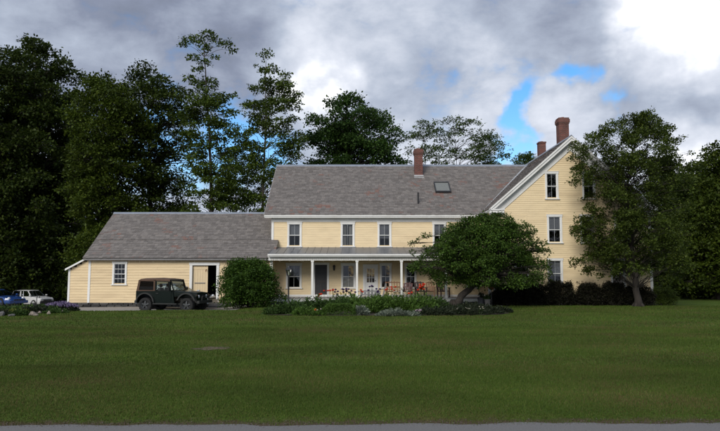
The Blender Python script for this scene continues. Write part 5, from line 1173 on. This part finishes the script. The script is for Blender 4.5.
# ------------------------------------------------------------------ plantings
def mound(name, label, X, Y, rx, ry, h, n, size, mat, cat='plant', group=None, upright=.4, aspect=.4, parent=None):
    """leafy clump: leaves on a half dome, growing up and outward"""
    z0 = gz(X, Y) + .01; th = RNG.uniform(0, 2 * np.pi, n); q = np.sqrt(RNG.random(n)); t = RNG.random(n)
    hh = h * np.sqrt(np.maximum(0, 1 - q ** 2 * .85)) * (.35 + .65 * t); hh *= 1 + .22 * np.sin(th * 3 + X * 7) 
    pos = np.stack([X + rx * q * np.cos(th), Y + ry * q * np.sin(th), z0 + np.maximum(0.0, hh - size * .6)], 1)
    out = np.stack([np.cos(th) * q, np.sin(th) * q, np.full(n, upright)], 1) + RNG.normal(size=(n, 3)) * .45
    nr = unit(RNG.normal(size=(n, 3)) * .7 + [0, 0, .6]); ln = size * RNG.uniform(.6, 1.4, n)
    v, f = leaf_arrays(pos, out, nr, ln, ln * aspect)
    o = fast_mesh('leaves' if parent else name, v, f, mat, parent)
    if not parent: tag(o, label, cat, group)
    return o
def petals(m, c, r, n=6, cup=.5):
    c = Vector(c); ph = random.random() * 6
    for k in range(n):
        a = ph + k * 2 * math.pi / n; d = Vector((math.cos(a), math.sin(a), cup)).normalized(); s = Vector((-math.sin(a), math.cos(a), 0))
        m.add([c, c + d * r * .6 + s * r * .5, c + d * r * 1.05, c + d * r * .6 - s * r * .5], [(0, 1, 2, 3)])
def flowering(name, label, X, Y, rx, ry, h, n, size, mat, heads, cat='flowers', group=None, aspect=.25):
    """clump with separate blooms: heads = (material, count, bloom radius, min height, max height)"""
    root = empty(name, (0, 0, 0)); tag(root, label, cat, group); mound(name, label, X, Y, rx, ry, h, n, size, mat, parent=root, upright=.9, aspect=aspect)
    st = MB(); z0 = gz(X, Y)
    for (fm, cnt, r, h0, h1) in heads:
        for k in range(cnt):
            x, y, z = X + random.uniform(-1, 1) * rx * .8, Y + random.uniform(-1, 1) * ry * .8, z0 + random.uniform(h0, h1)
            st.tube([(x * .9 + X * .1, y, z0), (x, y, z)], [.008, .005], 4, False); m = MB(); petals(m, (x, y, z), r, 6, .35); petals(m, (x, y, z), r * 1.05, 6, 1.3); petals(m, (x, y, z + r * .1), r * .9, 5, 3.0); m.build('bloom', fm, root)
    stuff(st.build('stem', 'perennial', root))
    return root
def px_at(px, Y): return at(px, 310, Y).x
# front bed, from the big bush to the apple tree
mound('low_plant', 'soft grey green mounded plant at the end of the flower bed nearest the big bush', px_at(276, 28.4), 28.4, .55, .5, .40, 900, .13, 'perennial')
mound('low_plant', 'broad soft green clump in front of the lamp post', px_at(292, 28.8), 28.8, .75, .6, .58, 1500, .16, 'perennial')
mound('low_plant', 'feathery pale green clump below the porch corner', px_at(305, 28.0), 28.0, .6, .5, .36, 1200, .12, 'bright_per')
mound('low_plant', 'dark rounded clump in front of the dark brown door', px_at(315, 29.5), 29.5, .7, .6, .72, 1700, .14, 'perennial')
flowering('lily_clump', 'little clump with orange and cream blooms at the lawn edge beside the clipped box', px_at(318, 27.6), 27.6, .30, .2, .22, 260, .14, 'bright_per', [('poppy', 2, .045, .22, .30), ('pale_flower', 3, .05, .2, .34), ('yellow_flower', 2, .04, .2, .3)])
def box_hedge(px0, px1, Y, h, label):
    a, b = px_at(px0, Y), px_at(px1, Y); n = 3600; X = RNG.uniform(a, b, n); f = RNG.random(n); y = Y + RNG.uniform(-.32, .32, n)
    top = RNG.random(n) < .45; z = np.where(top, h * RNG.uniform(.9, 1.04, n), h * RNG.uniform(.05, 1, n)); y = np.where(top, y, Y - .34 + RNG.uniform(-.03, .05, n)); e = np.minimum(X - a, b - X); z *= np.clip(.55 + e * 1.6, 0, 1)
    pos = np.stack([X, y, g(X, y) + z], 1); d = RNG.normal(size=(n, 3)) + np.array([0, -.7, .7]); v, fc = leaf_arrays(pos, d, unit(RNG.normal(size=(n, 3)) + [0, 0, .5]), np.full(n, .055), np.full(n, .035))
    tag(fast_mesh('box_hedge', v, fc, 'bright_per'), label, 'hedge')
box_hedge(322.5, 356, 28.0, .48, 'low clipped bright green box hedge at the front of the flower bed')
mound('low_plant', 'silvery green clump at the end of the clipped box hedge', px_at(361, 27.9), 27.9, .32, .3, .42, 500, .14, 'silver_per')
for (px, Y, rx, h, lab) in [(338, 30.2, .9, .66, 'leafy green clump behind the clipped box hedge'), (352, 30.6, .8, .72, 'leafy clump of iris leaves before the porch window'), (372, 29.0, .85, .72, 'bushy peony in front of the grey bench'), (388, 29.3, .85, .76, 'bushy peony in front of the natural wood settee'),
                            (404, 29.2, .8, .74, 'bushy peony in front of the dark red chair'), (420, 29.6, .85, .80, 'tall leafy clump below the orange poppies'), (434, 30.2, .8, .70, 'leafy clump between the poppies and the apple trunk'), (380, 31.4, .9, .7, 'dark leafy clump close behind the peonies')]:
    mound('leafy_clump', lab, px_at(px, Y), Y, rx, .6, h, 1900, .15, 'perennial' if px % 4 else 'bright_per', upright=.6)
for (px, rx, lab) in [(386, .42, 'silvery leaved edging plant before the natural wood settee'), (396, .45, 'silvery edging plant with upright pale spikes at the lawn edge'), (408, .48, 'silvery leaved edging plant before the dark red chair')]:
    mound('edging_plant', lab, px_at(px, 27.4), 27.4, rx, .24, .22 if px != 396 else .32, 620, .11, 'silver_per', upright=.8)
flowering('pale_flower_clump', 'tiny clump of pale pink flowers at the lawn edge', px_at(417.5, 27.5), 27.5, .20, .15, .16, 160, .09, 'dark_per', [('pink_flower', 9, .055, .14, .26)])
PF = 'oriental poppies'
flowering('poppy_clump', 'orange poppy with three low blooms right of the porch steps', px_at(321, 30.4), 30.4, .16, .2, .4, 160, .2, 'perennial', [('poppy', 3, .095, .66, .82)])
flowering('poppy_clump', 'orange poppies in a row before the dark door', px_at(329.5, 31.2), 31.2, .36, .2, .5, 260, .2, 'perennial', [('poppy', 6, .085, .92, 1.02)])
flowering('poppy_clump', 'two orange poppies among the purple irises', px_at(359, 31.3), 31.3, .25, .2, .5, 200, .2, 'perennial', [('poppy', 3, .085, .86, .96)])
flowering('poppy_clump', 'red poppies at the foot of the natural wood settee', px_at(390.5, 31.4), 31.4, .36, .25, .55, 260, .2, 'perennial', [('poppy', 7, .085, .88, 1.12)])
flowering('poppy_clump', 'largest cluster of orange poppies before the dark brown chair', px_at(418.5, 31.0), 31.0, .40, .3, .6, 340, .2, 'perennial', [('poppy', 12, .095, .95, 1.28)])
flowering('poppy_clump', 'single orange poppy standing below the dark red chair', px_at(410.5, 30.2), 30.2, .1, .15, .4, 100, .2, 'perennial', [('poppy', 2, .085, .82, .88)])
flowering('iris_clump', 'purple irises beside the yellow flowers', px_at(340, 31.6), 31.6, .45, .25, .62, 360, .38, 'perennial', [('iris', 9, .09, .74, 1.0), ('yellow_flower', 4, .07, .72, .86)], aspect=.10)
flowering('iris_clump', 'purple and white irises before the nine-paned door', px_at(352, 31.8), 31.8, .45, .25, .62, 360, .38, 'perennial', [('iris', 7, .09, .76, 1.02), ('pale_flower', 5, .08, .72, .9)], aspect=.10)
flowering('iris_clump', 'tall purple irises before the grey bench', px_at(374, 31.8), 31.8, .40, .25, .62, 320, .38, 'perennial', [('iris', 9, .09, .8, 1.15)], aspect=.10)
flowering('pale_lupin_clump', 'cream flower spikes between the settee and the poppies', px_at(400, 31.0), 31.0, .50, .3, .6, 360, .16, 'silver_per', [('pale_flower', 26, .06, .62, 1.08)])
flowering('white_flower', 'single white bloom low in front of the peonies', px_at(364, 30.0), 30.0, .08, .1, .4, 90, .16, 'perennial', [('pale_flower', 2, .10, .66, .72)])
flowering('white_flower_clump', 'small white flowers among the soft green clump', px_at(297, 30.3), 30.3, .4, .3, .5, 300, .14, 'perennial', [('pale_flower', 9, .045, .56, .68)])
# shaded ground cover under the apple tree
k = 0
for (px, Y, rx, h) in [(428, 28.2, .6, .34), (440, 28.0, .65, .36), (452, 28.4, .65, .34), (464, 28.2, .65, .38), (477, 28.6, .65, .36), (490, 29.0, .6, .34), (500, 29.8, .55, .30), (446, 29.8, .7, .42), (462, 30.0, .7, .40), (480, 30.4, .7, .40), (470, 31.6, .7, .40), (440, 31.6, .7, .45)]:
    mound('ground_cover', 'dark leafy ground cover plant in the shade under the apple tree', px_at(px, Y), Y, rx, .55, h, 900, .12, 'dark_per', group='ground cover under the apple tree')
flowering('pale_flower_clump', 'scattered small cream flowers under the apple tree', px_at(470, 28.0), 28.0, .8, .35, .3, 400, .1, 'dark_per', [('pale_flower', 12, .035, .26, .38)])
# rock garden at the far left
for (px, Y, rx, h, mt, lab) in [(4, 29.6, .9, .50, 'perennial', 'leafy mound in front of the blue car'), (14, 28.8, .55, .34, 'yellow_per', 'yellow green mound among the garden rocks'), (24, 30.6, .8, .45, 'bright_per', 'fresh green mound before the white car'), (34, 30.0, .6, .52, 'dark_per', 'dark leafy mound beside the hooked stake'), (46, 30.6, .7, .52, 'perennial', 'leafy mound between the rocks and the lavender'),
                                (20, 27.8, .32, .40, 'perennial', 'tuft of upright leaves at the lawn edge by the pale rocks'), (-6, 28.0, .7, .45, 'dark_per', 'dark mound beside the grey boulder'), (56, 29.6, .5, .30, 'perennial', 'low green mound before the lavender'), (10, 31.4, .9, .5, 'dark_per', 'dark green mound at the back of the rock garden'), (18, 29.6, .6, .30, 'yellow_per', 'low yellow green mound in the middle of the rock garden')]:
    mound('garden_mound', lab, px_at(px, Y), Y, rx, .5, h * .62, 1100, .12, mt)
for (px, Y, rx, h, lab) in [(61, 31.0, .62, .50, 'pale lavender clump beside the barn corner'), (69, 31.2, .45, .38, 'smaller lavender clump at the drive edge'), (53, 31.6, .45, .42, 'thin lavender clump at the back of the rock garden')]:
    root = empty('lavender_clump', (0, 0, 0)); tag(root, lab, 'lavender'); X = px_at(px, Y); h *= .75; mound('', '', X, Y, rx, .4, h * .8, 900, .12, 'dark_per', parent=root)
    n = 420; th = RNG.uniform(0, 6.283, n); q = np.sqrt(RNG.random(n)); pos = np.stack([X + rx * q * np.cos(th), Y + .4 * q * np.sin(th), gz(X, Y) + h * (1.05 - .35 * q ** 2) * RNG.uniform(.8, 1.1, n)], 1)
    v, f = leaf_arrays(pos, np.array([0, 0, 1.]) + RNG.normal(size=(n, 3)) * .35, unit(RNG.normal(size=(n, 3))), np.full(n, .10), np.full(n, .045)); fast_mesh('flower_spikes', v, f, 'lavender', root)
def rock(label, px, py, Y, w, h, mat):
    w *= .78; h *= .7
    X = px_at(px, Y); bm = bmesh.new(); bmesh.ops.create_icosphere(bm, subdivisions=2, radius=1)
    ph = random.random() * 9
    for v_ in bm.verts:
        c = v_.co; k = 1 + .22 * math.sin(3 * c.x + ph) + .18 * math.sin(4 * c.y + 2 * ph) + .15 * math.sin(5 * c.z + ph); v_.co = Vector((c.x * w * k, c.y * w * .7 * k, c.z * h * k))
    me = bpy.data.meshes.new('garden_rock'); bm.to_mesh(me); bm.free(); me.materials.append(M[mat]); o = bpy.data.objects.new('garden_rock', me); link(o); o.location = (X, Y, gz(X, Y) + h * .5); o.rotation_euler = (0, 0, random.random() * 6); tag(o, label, 'rock')
rock('largest pale angular rock at the edge of the rock garden', 32.5, 315, 27.5, .20, .17, 'rock'); rock('pale flat rock just right of the largest pale rock', 36, 317, 27.3, .14, .10, 'rock'); rock('pale rock standing alone before the leafy mound', 49, 314, 28.2, .13, .15, 'rock')
rock('small pale rock at the lawn edge below the lavender', 62, 311, 29.6, .16, .12, 'rock'); rock('low pale rock next to the lavender at the drive', 67, 311, 30.0, .12, .08, 'rock'); rock('big grey boulder at the outer end of the rock garden', 1, 318, 27.4, .26, .20, 'grey_rock'); rock('small pale rock in the middle of the rock garden', 40, 311, 29.2, .10, .10, 'rock'); rock('low grey rock between the boulder and the tuft', 11, 319, 27.2, .22, .10, 'grey_rock')
